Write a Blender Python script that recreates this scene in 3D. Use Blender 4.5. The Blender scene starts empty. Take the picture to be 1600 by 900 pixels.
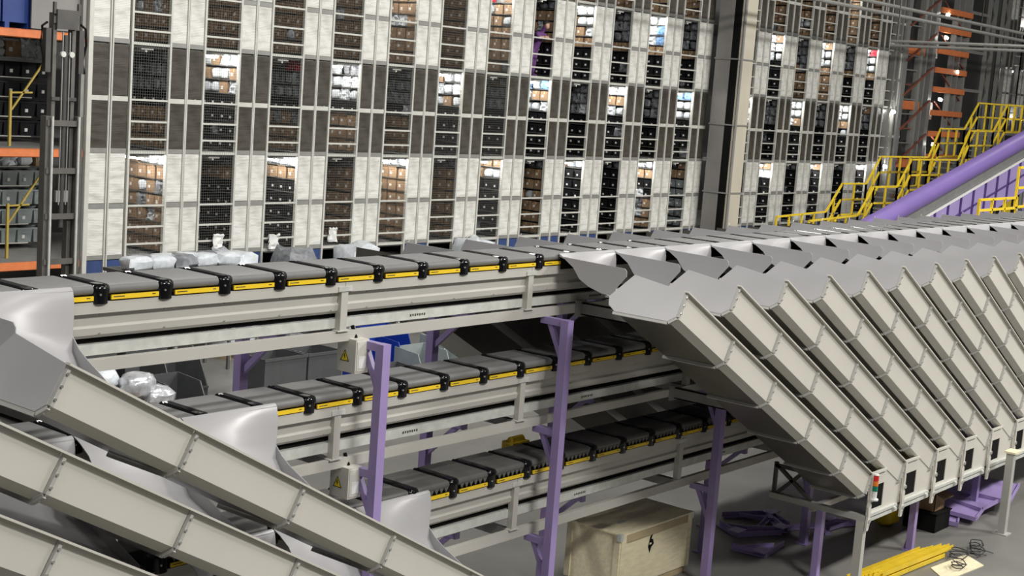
import bpy, math, random
from mathutils import Vector, Matrix
random.seed(11)
S = bpy.context.scene
COL = S.collection
H = 6.6                      # camera height above the hall floor; heights below are written relative to the lens and lifted at the end

# ------------------------------------------------------------------ camera
def cam_basis(yaw, pitch, roll):
    f = Vector((math.cos(yaw)*math.cos(pitch), math.sin(yaw)*math.cos(pitch), -math.sin(pitch)))
    r = Vector((math.sin(yaw), -math.cos(yaw), 0)); d = f.cross(r)
    c, s = math.cos(roll), math.sin(roll)
    return c*r + s*d, -s*r + c*d, f
R_, D_, F_ = cam_basis(math.radians(38.923), math.radians(7.919), math.radians(-4.227))
cd = bpy.data.cameras.new('camera'); cam = bpy.data.objects.new('camera', cd); COL.objects.link(cam)
cd.sensor_width = 36.0; cd.lens = 2233.65*36/1600; cd.clip_end = 400
U_ = -D_
cam.matrix_world = Matrix(((R_.x, U_.x, -F_.x, 0), (R_.y, U_.y, -F_.y, 0), (R_.z, U_.z, -F_.z, H), (0, 0, 0, 1)))
S.camera = cam
# ------------------------------------------------------------------ world, lights, exposure
w = bpy.data.worlds.new('hall_air'); S.world = w; w.use_nodes = True
w.node_tree.nodes['Background'].inputs[0].default_value = (0.92, 0.96, 1.0, 1)
w.node_tree.nodes['Background'].inputs[1].default_value = 0.05
S.view_settings.view_transform = 'Standard'; S.view_settings.look = 'None'
S.view_settings.exposure = 0.0; S.view_settings.gamma = 1.0; S.view_settings.use_curve_mapping = False
LAMPS = [(x, -5.0) for x in (-3.0, 10.0, 30.0, 44.0)] + [(x, y) for y in (4.0, 17.0) for x in (2.0, 16.0, 30.0, 44.0)] + [(60.0, 17.0)]  # last lamp is added to brighten the racks at the far right
LAMP_Z = {-5: 10.6, 4: 10.6, 17: 7.6}          # hanging height of each lamp row
for (x, y) in LAMPS:
    ld = bpy.data.lights.new('high_bay_light', 'AREA'); ld.shape = 'RECTANGLE'; ld.size = 5.0; ld.size_y = 1.4
    ld.energy = {-3: 350, 10: 2600, 30: 3900, 44: 3200}[int(x)] if y < 0 else (380 if y < 10 else (900 if x < 20 else (620 if x < 35 else 260))); ld.color = (1.0, 0.975, 0.93)
    lo = bpy.data.objects.new('high_bay_light', ld); COL.objects.link(lo)
    lo.location = (x, y, LAMP_Z[int(y)] + H - 0.06)
    if y < 10: lo.rotation_euler = (math.radians(14 if y > 0 else 45), 0, 0)

# ------------------------------------------------------------------ materials
MAT = {}
def mat(name, col, rough=.5, metal=0., var=.06, scale=3., bump=0., emit=0., stretch=(1, 1, 1), spec=.5):
    m = bpy.data.materials.new(name); m.use_nodes = True; nt = m.node_tree; b = nt.nodes['Principled BSDF']
    b.inputs['Roughness'].default_value = rough; b.inputs['Metallic'].default_value = metal
    b.inputs['Specular IOR Level'].default_value = spec
    tc = nt.nodes.new('ShaderNodeTexCoord'); mp = nt.nodes.new('ShaderNodeMapping'); mp.inputs['Scale'].default_value = stretch
    no = nt.nodes.new('ShaderNodeTexNoise'); no.inputs['Scale'].default_value = scale; no.inputs['Detail'].default_value = 5
    rp = nt.nodes.new('ShaderNodeValToRGB')
    rp.color_ramp.elements[0].color = tuple(max(0, c*(1-var)) for c in col)+(1,); rp.color_ramp.elements[0].position = .3
    rp.color_ramp.elements[1].color = tuple(min(1, c*(1+var)) for c in col)+(1,); rp.color_ramp.elements[1].position = .7
    nt.links.new(tc.outputs['Object'], mp.inputs['Vector']); nt.links.new(mp.outputs['Vector'], no.inputs['Vector'])
    nt.links.new(no.outputs['Fac'], rp.inputs['Fac']); nt.links.new(rp.outputs['Color'], b.inputs['Base Color'])
    if bump:
        bp = nt.nodes.new('ShaderNodeBump'); bp.inputs['Strength'].default_value = bump; bp.inputs['Distance'].default_value = .02
        nt.links.new(no.outputs['Fac'], bp.inputs['Height']); nt.links.new(bp.outputs['Normal'], b.inputs['Normal'])
    if emit:
        b.inputs['Emission Color'].default_value = tuple(col)+(1,); b.inputs['Emission Strength'].default_value = emit
    MAT[name] = m
    return m
def slat_mat(name, c0, c1, scale, rough=.5, bump=.3):
    """horizontal slats: a wave along Z in object space plus blotchy wear"""
    m = bpy.data.materials.new(name); m.use_nodes = True; nt = m.node_tree; b = nt.nodes['Principled BSDF']
    b.inputs['Roughness'].default_value = rough
    tc = nt.nodes.new('ShaderNodeTexCoord')
    wv = nt.nodes.new('ShaderNodeTexWave'); wv.bands_direction = 'Z'; wv.wave_profile = 'SAW'; wv.inputs['Scale'].default_value = scale
    wv.inputs['Distortion'].default_value = .6; wv.inputs['Detail'].default_value = 1
    mp = nt.nodes.new('ShaderNodeMapping'); mp.inputs['Scale'].default_value = (.8, .8, 3.5)
    no = nt.nodes.new('ShaderNodeTexNoise'); no.inputs['Scale'].default_value = 2.2; no.inputs['Detail'].default_value = 6
    rp = nt.nodes.new('ShaderNodeValToRGB'); rp.color_ramp.elements[0].color = c0+(1,); rp.color_ramp.elements[1].color = c1+(1,)
    rp.color_ramp.elements[0].position = .0; rp.color_ramp.elements[1].position = .45
    mx = nt.nodes.new('ShaderNodeMixRGB'); mx.blend_type = 'MULTIPLY'; mx.inputs[0].default_value = .55
    r2 = nt.nodes.new('ShaderNodeValToRGB'); r2.color_ramp.elements[0].color = (.45, .43, .38, 1); r2.color_ramp.elements[0].position = .32
    r2.color_ramp.elements[1].color = (1, 1, 1, 1); r2.color_ramp.elements[1].position = .55
    L = nt.links.new
    L(tc.outputs['Object'], wv.inputs['Vector']); L(tc.outputs['Object'], mp.inputs['Vector']); L(mp.outputs['Vector'], no.inputs['Vector'])
    L(wv.outputs['Fac'], rp.inputs['Fac']); L(no.outputs['Fac'], r2.inputs['Fac'])
    L(rp.outputs['Color'], mx.inputs[1]); L(r2.outputs['Color'], mx.inputs[2]); L(mx.outputs['Color'], b.inputs['Base Color'])
    bp = nt.nodes.new('ShaderNodeBump'); bp.inputs['Strength'].default_value = bump; bp.inputs['Distance'].default_value = .01
    L(wv.outputs['Fac'], bp.inputs['Height']); L(bp.outputs['Normal'], b.inputs['Normal'])
    MAT[name] = m
mat('wall_paint', (.60, .58, .52), .38, 0, .03, 1.2)
mat('inlet_paint', (.41, .405, .415), .32, 0, .04, 1.5)
mat('frame_paint', (.49, .475, .435), .42, 0, .04, 1.5)
mat('rib_paint', (.42, .415, .39), .4, 0, .05, 6)
mat('galv', (.60, .61, .57), .4, .15, .12, 8)
mat('bolt', (.7, .7, .68), .3, .9, .02)
mat('belt', (.165, .165, .162), .55, 0, .08, 4, stretch=(1, 8, 1))
mat('belt_dark', (.11, .108, .10), .5, 0, .12, 5)
mat('black', (.006, .006, .007), .14, 0, .1, spec=.35)
mat('matte_black', (.008, .008, .008), .8, 0, .1, spec=.1)
mat('yellow', (.85, .58, .02), .45, 0, .04)
mat('yellow_rail', (.78, .56, .03), .45, 0, .08, 5)
mat('gate_yellow', (.42, .31, .06), .5, 0, .1, 5)
mat('print', (.06, .05, .03), .6)
mat('purple', (.34, .26, .52), .42, 0, .06, 2)
mat('purple_light', (.40, .32, .62), .5, 0, .06, 1)
mat('purple_tube', (.22, .15, .42), .45, 0, .06, 1)
mat('partition', (.03, .029, .027), .4, 0, .2, 2)
mat('purple_dark', (.10, .06, .22), .5, 0, .05)
mat('grey_steel', (.30, .30, .29), .4, .3, .08, 4)
mat('mast_steel', (.12, .115, .105), .45, .2, .15, 4)
mat('dark_steel', (.075, .072, .068), .45, .3, .15, 4)
mat('orange', (.72, .21, .07), .5, 0, .1, 6)
mat('rust', (.22, .07, .04), .6, 0, .1, 6)
mat('deck', (.20, .20, .19), .7, 0, .1, 3)
mat('concrete_floor', (.20, .195, .18), .45, 0, .16, .8, bump=.04)
mat('pillar_paint', (.62, .58, .47), .6, 0, .07, 1.5, stretch=(1, 1, .3))
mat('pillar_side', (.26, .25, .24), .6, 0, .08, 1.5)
mat('back_wall', (.20, .20, .195), .8, 0, .1, .6)
mat('rack_white', (.62, .62, .57), .45, .1, .06, 5)
mat('rack_grey', (.29, .29, .27), .45, .2, .08, 5)
slat_mat('panel_white', (.58, .58, .54), (.88, .88, .84), 9.)
slat_mat('panel_dark', (.03, .027, .022), (.095, .085, .070), 9., .45, .2)
MAT['panel_dark'].node_tree.nodes['Mix (Legacy)'].inputs[0].default_value = .95
mat('panel_blue', (.03, .06, .18), .6, 0, .2, 3)
mat('wire', (.16, .16, .15), .5, .2, .05)
mat('shelf_dark', (.10, .10, .095), .6, .1, .1)
mat('carton', (.31, .20, .115), .8, 0, .22, 4)
mat('carton_in', (.10, .06, .03), .9, 0, .2, 4)
mat('tape', (.50, .36, .20), .4)
mat('paper', (.80, .80, .78), .6, 0, .03)
mat('tote_black', (.012, .012, .014), .38, 0, .2)
mat('tote_grey', (.27, .31, .31), .5, 0, .1)
mat('tote_blue', (.02, .05, .22), .5, 0, .1)
mat('bag_white', (.68, .72, .76), .35, 0, .12, 9, bump=.5)
mat('bag_grey', (.22, .23, .25), .4, 0, .3, 9, bump=.5)
mat('bag_blue', (.20, .36, .62), .45, 0, .2, 6)
mat('bag_red', (.50, .03, .05), .5, 0, .15, 6)
mat('bag_silver', (.60, .61, .64), .25, .4, .3, 7, bump=.8)
mat('aisle_lamp', (1., .97, .93), .5, 0, 0, emit=110.)
mat('lamp_face', (1., .97, .92), .5, 0, 0, emit=6.)
mat('ply', (.86, .78, .54), .65, 0, .10, 2.5, stretch=(2, 9, 9))
mat('shaded_underside', (.15, .14, .12), .28, .5, .25, 1.3)  # dark glossy steel tone that also paints in the shade under the chutes
mat('ply_edge', (.50, .40, .24), .7, 0, .15, 3)
mat('box_beige', (.66, .645, .58), .45, 0, .03)
mat('sign_yellow', (.9, .68, .03), .5)
mat('skin', (.55, .33, .24), .6); mat('hair', (.02, .015, .012), .6); mat('shirt', (.16, .06, .22), .8, 0, .15, 8)
mat('red_lens', (.65, .02, .02), .25); mat('amber_lens', (.8, .22, .02), .25); mat('green_lens', (.0, .20, .11), .25)
mat('bin_grey', (.075, .08, .082), .45, 0, .1, 4)
mat('bin_blue', (.008, .035, .30), .4, 0, .1, 4)
mat('cable', (.02, .02, .02), .5)

# ------------------------------------------------------------------ geometry helpers
class MB:
    def __init__(s): s.v = []; s.f = []; s.m = []; s.cur = 0
    def quadset(s, vs, fs):
        o = len(s.v); s.v += [tuple(p) for p in vs]; s.f += [tuple(o+i for i in q) for q in fs]; s.m += [s.cur]*len(fs); return s
    def mi(s, i): s.cur = i; return s
    def box(s, x0, x1, y0, y1, z0, z1):
        return s.quadset([(x0, y0, z0), (x1, y0, z0), (x1, y1, z0), (x0, y1, z0), (x0, y0, z1), (x1, y0, z1), (x1, y1, z1), (x0, y1, z1)],
                         [(0, 3, 2, 1), (4, 5, 6, 7), (0, 1, 5, 4), (1, 2, 6, 5), (2, 3, 7, 6), (3, 0, 4, 7)])
    def prism(s, poly, ext):
        n = len(poly); e = Vector(ext); A = [Vector(p) for p in poly]
        nr = Vector((0, 0, 0))
        for i in range(n): nr += A[i].cross(A[(i+1) % n])
        if nr.dot(e) > 0: A.reverse()
        vs = A + [p+e for p in A]
        return s.quadset(vs, [tuple(range(n)), tuple(range(2*n-1, n-1, -1))] + [(i, n+i, n+(i+1) % n, (i+1) % n) for i in range(n)])
    def bar(s, p0, p1, w, h=None, up=(0, 0, 1)):
        p0 = Vector(p0); p1 = Vector(p1); h = h or w; d = (p1-p0).normalized(); u = Vector(up)
        if abs(d.dot(u)) > .98: u = Vector((0, 1, 0))
        a = d.cross(u).normalized()*w/2; b = a.cross(d).normalized()*h/2
        return s.prism([p0-a-b, p0+a-b, p0+a+b, p0-a+b], p1-p0)
    def tube(s, path, r, n=8):
        P = [Vector(p) for p in path]; rs = r if isinstance(r, (list, tuple)) else [r]*len(P); vs = []; fs = []
        for i, p in enumerate(P):
            d = (P[min(i+1, len(P)-1)]-P[max(i-1, 0)]).normalized(); u = Vector((0, 0, 1)) if abs(d.z) < .95 else Vector((1, 0, 0))
            a = d.cross(u).normalized(); b = a.cross(d)
            for k in range(n): t = 2*math.pi*k/n; vs.append(p+(a*math.cos(t)+b*math.sin(t))*rs[i])
        for i in range(len(P)-1):
            for k in range(n): fs.append((i*n+k, (i+1)*n+k, (i+1)*n+(k+1) % n, i*n+(k+1) % n))
        fs.append(tuple(range(n))); fs.append(tuple(range(len(P)*n-1, (len(P)-1)*n-1, -1)))
        return s.quadset(vs, fs)
    def sheet(s, rows, t):
        """grid of points rows[i][j] -> slab of thickness t along averaged normals (down)"""
        R = len(rows); Cn = len(rows[0]); P = [[Vector(p) for p in r] for r in rows]; top = []; bot = []
        for i in range(R):
            for j in range(Cn):
                a = P[min(i+1, R-1)][j]-P[max(i-1, 0)][j]; b = P[i][min(j+1, Cn-1)]-P[i][max(j-1, 0)]
                nn = a.cross(b)
                nn = nn.normalized() if nn.length > 1e-9 else Vector((0, 0, 1))
                top.append(P[i][j]); bot.append(P[i][j]-nn*t)
        N = R*Cn; fs = []
        for i in range(R-1):
            for j in range(Cn-1):
                a, b, c, d = i*Cn+j, (i+1)*Cn+j, (i+1)*Cn+j+1, i*Cn+j+1
                fs += [(a, b, c, d), (N+d, N+c, N+b, N+a)]
        for i in range(R-1):
            for j in (0, Cn-1):
                a, b = i*Cn+j, (i+1)*Cn+j
                fs.append((a, b, N+b, N+a))
        for j in range(Cn-1):
            for i in (0, R-1):
                a, b = i*Cn+j, i*Cn+j+1
                fs.append((a, b, N+b, N+a))
        return s.quadset(top+bot, fs)
    def mesh(s, name, mats, off=(0, 0, 0), smooth=False):
        me = bpy.data.meshes.new(name)
        me.from_pydata([(p[0]-off[0], p[1]-off[1], p[2]-off[2]) for p in s.v], [], s.f)
        if isinstance(mats, str): mats = [mats]
        for m in mats: me.materials.append(MAT[m])
        if len(mats) > 1: me.polygons.foreach_set('material_index', s.m)
        if smooth:
            me.polygons.foreach_set('use_smooth', [True]*len(me.polygons)); 
            try: me.set_sharp_from_angle(angle=math.radians(40))
            except Exception: pass
        me.update(); return me
    def build(s, name, mats, parent=None, smooth=False):
        off = WL.get(parent.as_pointer(), (0, 0, 0)) if parent else (0, 0, 0)
        o = bpy.data.objects.new(name, s.mesh(name, mats, off, smooth)); COL.objects.link(o)
        if parent: o.parent = parent; WL[o.as_pointer()] = off
        return o
WL = {}
def B(*a): return MB().box(*a)
def put(name, me, parent=None, loc=(0, 0, 0), rz=0.):
    o = bpy.data.objects.new(name, me); COL.objects.link(o); o.location = loc; o.rotation_euler = (0, 0, rz)
    if parent: o.parent = parent
    return o
def tag(o, label=None, cat=None, group=None, kind=None):
    if label: o['label'] = label
    if cat: o['category'] = cat
    if group: o['group'] = group
    if kind: o['kind'] = kind
    return o
def thing(name, loc, label, cat, group=None, kind=None):
    o = bpy.data.objects.new(name, None); COL.objects.link(o); o.location = loc; o.empty_display_size = .2
    WL[o.as_pointer()] = tuple(loc)
    return tag(o, label, cat, group, kind)
def copy_tree(o, loc=None, parent=None):
    c = o.copy(); COL.objects.link(c)
    if parent: c.parent = parent
    if loc is not None: c.location = loc
    for ch in list(o.children): copy_tree(ch, None, c)
    return c
ORD = ['first', 'second', 'third', 'fourth', 'fifth', 'sixth', 'seventh', 'eighth', 'ninth', 'tenth', 'eleventh', 'twelfth', 'thirteenth', 'fourteenth',
       'fifteenth', 'sixteenth', 'seventeenth', 'eighteenth', 'nineteenth', 'twentieth', 'twenty-first', 'twenty-second', 'twenty-third', 'twenty-fourth',
       'twenty-fifth', 'twenty-sixth', 'twenty-seventh', 'twenty-eighth', 'twenty-ninth', 'thirtieth', 'thirty-first', 'thirty-second', 'thirty-third',
       'thirty-fourth', 'thirty-fifth', 'thirty-sixth', 'thirty-seventh', 'thirty-eighth', 'thirty-ninth', 'fortieth', 'forty-first', 'forty-second',
       'forty-third', 'forty-fourth', 'forty-fifth', 'forty-sixth', 'forty-seventh', 'forty-eighth', 'forty-ninth', 'fiftieth']
FL = -H

# ------------------------------------------------------------------ the setting
tag(B(-10, 110, -14, 44, FL-.2, FL).build('floor', 'concrete_floor'), 'grey polished concrete hall floor', None, None, 'structure')
tag(B(-10, 110, 33, 33.2, FL, 9).build('wall_back', 'back_wall'), 'grey back wall behind the racks', None, None, 'structure')
# ------------------------------------------------------------------ storage rack wall
WY = 26.2; BX = 18.86; BP = 1.957; OPW = .97
TZ = [FL, -4.27, -1.955, .393, 2.73, 5.07]          # tier levels from the hall floor up
NB = 20
bays = [i for i in range(NB) if i != 12]
TIERNAME = ['ground', 'lower', 'middle', 'upper', 'top']
for k in range(1, 5):
    d = B(17.75, 58.2, WY+.06, 30.5, TZ[k]-.09, TZ[k]-.02).build('mezzanine_deck', 'deck')
    tag(d, None, None, None, 'structure')
mesh_cache = {}
def shared(key, fn, mats):
    if key not in mesh_cache: mesh_cache[key] = fn().mesh(key, mats)
    return mesh_cache[key]
PH = [(a, b) for a, b in ((.06, 1.07), (1.19, 2.27))]
def bay_tiers(i): return range(0, 5) if i >= 8 else range(0, 4)
BAYPOS = {b: n for n, b in enumerate(bays)}
def wire_mesh(z0, z1):
    m = MB(); x = .05
    while x < OPW: m.box(x-.0022, x+.0022, -.012, -.008, z0, z1); x += .062
    z = z0+.03
    while z < z1: m.box(0, OPW, -.014, -.010, z-.0022, z+.0022); z += .062
    return m
for i in bays:
    x0 = BX+i*BP; n = BAYPOS[i]
    t = thing('storage_rack', (x0, WY, FL), '%s rack bay from the left corner, panelled shelf ends beside an open aisle' % ORD[n].capitalize() if n else
              'Leftmost rack bay of the wall, panelled shelf ends beside an open aisle', 'rack', 'rack bays of the storage wall')
    zt = (TZ[5] if i >= 8 else TZ[4])-FL
    for px, wd in ((-.045, .05), (OPW, .05), (OPW+.46, .03), (OPW+.50, .03)):
        put('post', shared('post%.2f_%.2f' % (wd, zt), lambda: B(0, wd, -.03, .05, 0, zt), 'rack_white' if i < 9 else 'rack_grey'), t, (px, 0, 0))
    for k in bay_tiers(i):
        zb = TZ[k]-FL; white = k in (1, 3)
        th = TZ[k+1]-TZ[k]
        for c in range(2):
            cx = OPW+.057+c*.477
            for hI, (a, b) in enumerate(PH):
                pm = 'panel_white' if white else ('panel_blue' if k == 0 else 'panel_dark')
                if k == 0 and hI == 0: continue
                put('panel', shared('panel_%s_%d' % (pm, hI), lambda: B(0, .395, 0, .03, 0, b-a), pm), t, (cx, .0, zb+a))
            put('panel_rail', shared('panel_rail_%d' % white, lambda: B(0, .40, -.015, .03, 0, .105), 'rack_grey' if white else 'rack_white'), t, (cx-.003, 0, zb+1.075))
            put('floor_rail', shared('floor_rail', lambda: B(0, .40, -.015, .03, 0, .1), 'rack_grey'), t, (cx-.003, 0, zb-.04))
        put('deck_edge', shared('deck_edge', lambda: B(0, OPW, -.01, .06, 0, .07), 'rack_white'), t, (0, 0, zb-.05))
        if k:
            for zr in (.27, .65, 1.12):
                put('guard_rail', shared('guard_rail', lambda: B(0, OPW, -.02, .02, 0, .042), 'rack_white'), t, (0, 0, zb+zr-.02))
        dep = min(1.9, OPW*WY/x0+.45)
        for r in range(7):
            put('shelf_board', shared('shelf_%.1f' % dep, lambda: B(0, .40, .05, dep, 0, .02), 'shelf_dark'), t, (OPW+.05, 0, zb+.05+r*.322))
        put('back_panel', shared('bp_%.1f_%d' % (dep, k), lambda: B(0, .012, .05, dep+.3, 0, th-.1), 'shelf_dark'), t, (OPW+.47, 0, zb+.02))
    if i < 7:
        o = put('wire_mesh', shared('wire_mesh', lambda: wire_mesh(TZ[1]-FL, zt), 'wire'), t); o['kind'] = 'stuff'
cp = MB(); cp.box(17.74, 17.82, WY-.05, WY+.12, FL, TZ[4]); cpt = tag(cp.build('corner_post', 'rack_white'), 'pale steel post at the left end of the panelled rack wall', 'post')
# a first pair of panels left of the first aisle
t0 = thing('end_panel_frame', (17.85, WY, FL), 'pale framed panel pair between corner post and the first aisle', 'rack')
for k in range(4):
    zb = TZ[k]; white = k in (1, 3)
    for c in range(2):
        cx = 17.87+c*.50
        for hI, (a, b) in enumerate(PH):
            pm = 'panel_white' if white else ('panel_blue' if k == 0 else 'panel_dark')
            B(cx, cx+.40, WY, WY+.03, zb+a, zb+b).build('panel', pm, t0)
        B(cx-.005, cx+.405, WY-.015, WY+.03, zb+1.075, zb+1.18).build('panel_rail', 'rack_grey' if white else 'rack_white', t0)
        B(cx-.005, cx+.405, WY-.015, WY+.03, zb-.04, zb+.06).build('floor_rail', 'rack_grey', t0)
for x in (17.83, 18.28, 18.34): B(x, x+.03, WY-.03, WY+.05, FL, TZ[4]).build('post', 'rack_white', t0)

# --- goods in the aisles
def carton_mesh(open_top):
    m = MB(); w_, d_, h_ = .29, .40, .255
    m.mi(0).box(0, .012, 0, w_, 0, h_).box(d_-.012, d_, 0, w_, 0, h_).box(.012, d_-.012, 0, .012, 0, h_).box(.012, d_-.012, w_-.012, w_, 0, h_)
    m.mi(1).box(.012, d_-.012, .012, w_-.012, 0, h_*.72)
    if open_top:
        m.mi(0).prism([(0, 0, h_), (0, w_, h_), (-.05, w_, h_+.05), (-.05, 0, h_+.05)], (.008, 0, .0))
    else:
        m.mi(0).box(0, d_, 0, w_, h_, h_+.006)
        m.mi(2).box(-.002, .05, w_/2-.025, w_/2+.025, h_*.7, h_+.008)
    m.mi(3).box(-.003, 0, w_*.58, w_*.82, h_*.35, h_*.62)
    return m
def tote_mesh():
    m = MB(); w_, d_, h_ = .30, .40, .25; i = .02
    m.mi(0)
    A = [(i, i), (d_-i, i), (d_-i, w_-i), (i, w_-i)]; T = [(0, 0), (d_, 0), (d_, w_), (0, w_)]
    vs = [(x, y, 0) for x, y in A]+[(x, y, h_) for x, y in T]
    m.quadset(vs, [(0, 3, 2, 1)]+[(k, (k+1) % 4, 4+(k+1) % 4, 4+k) for k in range(4)])
    m.box(-.012, .012, -.012, w_+.012, h_-.03, h_).box(d_-.012, d_+.012, -.012, w_+.012, h_-.03, h_).box(0, d_, -.012, .012, h_-.03, h_).box(0, d_, w_-.012, w_+.012, h_-.03, h_)
    m.box(.0, d_, .0, w_, h_*.80, h_*.82)
    m.box(-.006, .006, w_*.3, w_*.7, h_*.62, h_*.68)
    m.mi(1).box(-.004, .012, w_*.52, w_*.70, h_*.28, h_*.50)
    return m
def blob_mesh(seed, sx, sy, sz, p=.55):
    r = random.Random(seed); m = MB(); nu, nv = 12, 7; vs = []; fs = []
    pw = lambda a: math.copysign(abs(a)**p, a)
    for a in range(nv+1):
        th = math.pi*(.03+.94*a/nv)
        for b in range(nu):
            ph = 2*math.pi*b/nu; k = 1+r.uniform(-.12, .12); q = abs(math.sin(th))**p
            vs.append((sx/2*q*pw(math.cos(ph))*k+sx/2, sy/2*q*pw(math.sin(ph))*k+sy/2, sz/2*(1-pw(math.cos(th)))+(r.uniform(-.06, .06)*sz if 0 < a < nv else 0)))
    for a in range(nv):
        for b in range(nu): fs.append((a*nu+b, a*nu+(b+1) % nu, (a+1)*nu+(b+1) % nu, (a+1)*nu+b))
    fs.append(tuple(range(nu-1, -1, -1))); fs.append(tuple(range(nv*nu, (nv+1)*nu)))
    return m.quadset(vs, fs)
def garment_mesh(seed):
    r = random.Random(seed); m = MB(); rows = []
    for a in range(7):
        z = .29*(1-a/6); rows.append([(.06+r.uniform(-.035, .035)+(.02 if a else .05), .30*b/6+r.uniform(-.01, .01), z*(1+r.uniform(-.03, .03))) for b in range(7)])
    m.sheet(rows, .05); m.tube([(.08, .15, .29), (.08, .15, .31)], .006, 5); return m
KINDS = {
 'carton':   ([carton_mesh(False).mesh('carton_a', ['carton', 'carton_in', 'tape', 'paper']), carton_mesh(True).mesh('carton_b', ['carton', 'carton_in', 'tape', 'paper'])], 'cardboard_box', 'brown cardboard box', 'box'),
 'tote':     ([tote_mesh().mesh('tote_a', ['tote_black', 'paper'])], 'storage_tote', 'black plastic tote', 'tote'),
 'gtote':    ([tote_mesh().mesh('tote_g', ['tote_grey', 'paper'])], 'storage_tote', 'grey plastic tote', 'tote'),
 'wbag':     ([blob_mesh(s, .36, .3, .26).mesh('wbag%d' % s, 'bag_white', smooth=True) for s in (1, 2)]+[garment_mesh(3).mesh('wg', 'bag_white', smooth=True), garment_mesh(4).mesh('wg2', 'bag_white', smooth=True)], 'plastic_bag', 'pale plastic-wrapped bag', 'bag'),
 'gbag':     ([garment_mesh(s).mesh('gg%d' % s, 'bag_grey', smooth=True) for s in (5, 6)]+[blob_mesh(7, .36, .3, .26).mesh('gbag', 'bag_grey', smooth=True)], 'plastic_bag', 'grey plastic-wrapped bag', 'bag'),
 'bbag':     ([garment_mesh(8).mesh('bg', 'bag_blue', smooth=True)], 'garment_bag', 'blue wrapped garment', 'garment'),
 'rbag':     ([garment_mesh(9).mesh('rg', 'bag_red', smooth=True)], 'garment_bag', 'red wrapped garment', 'garment'),
}
# per tier and aisle: lit or dim lamp, goods of the top rows, goods of the row above the rail, goods below
SPEC = {
 1: {0: (1, 'mc', 'c', 'c'), 1: (0, 'gc', 't', 't'), 2: (1, 'wc', 't', 't'), 3: (0, 'gc', 'c', 'c'), 4: (1, 'wc', 'c', 'c'), 5: (0, 'gc', 'c', 'c'), 6: (1, 'cw', 't', 't'),
     7: (0, 'gc', 'c', 'c'), 8: (1, 'wt', 't', 't'), 9: (0, 'gt', 't', 't'), 10: (1, 'wc', 't', 'c'), 11: (0, 'rc', 'g', 'g'), 13: (0, 'gt', 't', 't'), 14: (1, 'cw', 't', 't'),
     15: (0, 'gt', 't', 't'), 16: (1, 'wt', 't', 't'), 17: (0, 'gt', 't', 't'), 18: (1, 'wt', 't', 't'), 19: (0, 'gt', 't', 't')},
 2: {0: (0, 'gg', 't', 'c'), 1: (1, 'wm', 't', 't'), 2: (0, 'rg', 't', 'c'), 3: (1, 'rw', 't', 'c'), 4: (0, 'gg', 't', 'c'), 5: (1, 'ww', 't', 't'), 6: (0, 'rg', 't', 't'),
     7: (1, 'bw', 't', 't'), 8: (0, 'gg', 't', 't'), 9: (1, 'mw', 't', 't'), 10: (0, 'gg', 't', 't'), 11: (1, 'bw', 't', 't'), 13: (1, 'ww', 't', 't'), 14: (0, 'gg', 't', 't'),
     15: (1, 'wm', 't', 't'), 16: (0, 'gg', 't', 't'), 17: (1, 'wm', 't', 't'), 18: (0, 'rg', 't', 't'), 19: (1, 'wg', 't', 't')},
 3: {0: (0, 'gc', 'c', 'c'), 1: (0, 'gc', 'c', 'c'), 2: (0, 'gc', 'c', 'c'), 3: (0, 'gc', 'c', 'c'), 4: (1, 'wc', 'm', 'c'), 5: (0, 'gc', 'c', 'c'), 6: (1, 'rm', 'c', 'c'),
     7: (0, 'gc', 'c', 't'), 8: (1, 'bw', 'c', 't'), 9: (0, 'gg', 'c', 't'), 10: (1, 'wb', 'c', 't'), 11: (0, 'gg', 'c', 't'), 13: (0, 'gr', 'c', 'c'), 14: (1, 'wb', 't', 't'),
     15: (0, 'gg', 'c', 'c'), 16: (1, 'mw', 'c', 'c'), 17: (0, 'gg', 'c', 't'), 18: (1, 'rw', 'c', 't'), 19: (0, 'gg', 'c', 'c')},
 4: {i: (0, 'gc', 'c', 'c') for i in range(8, 20) if i != 12},
}
SPEC[4][10] = (1, 'wc', 'c', 'c'); SPEC[4][17] = (1, 'wc', 'c', 'c')
CODE = {'c': ['carton'], 't': ['tote'], 'g': ['gbag'], 'w': ['wbag', 'wbag', 'wbag', 'carton'], 'm': ['carton', 'wbag'], 'r': ['rbag', 'wbag', 'gbag', 'carton'], 'b': ['bbag', 'wbag', 'wbag']}
places = {k: [] for k in KINDS}
ROWN = ['bottom', 'second', 'third', 'fourth', 'fifth', 'sixth', 'highest']
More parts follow.
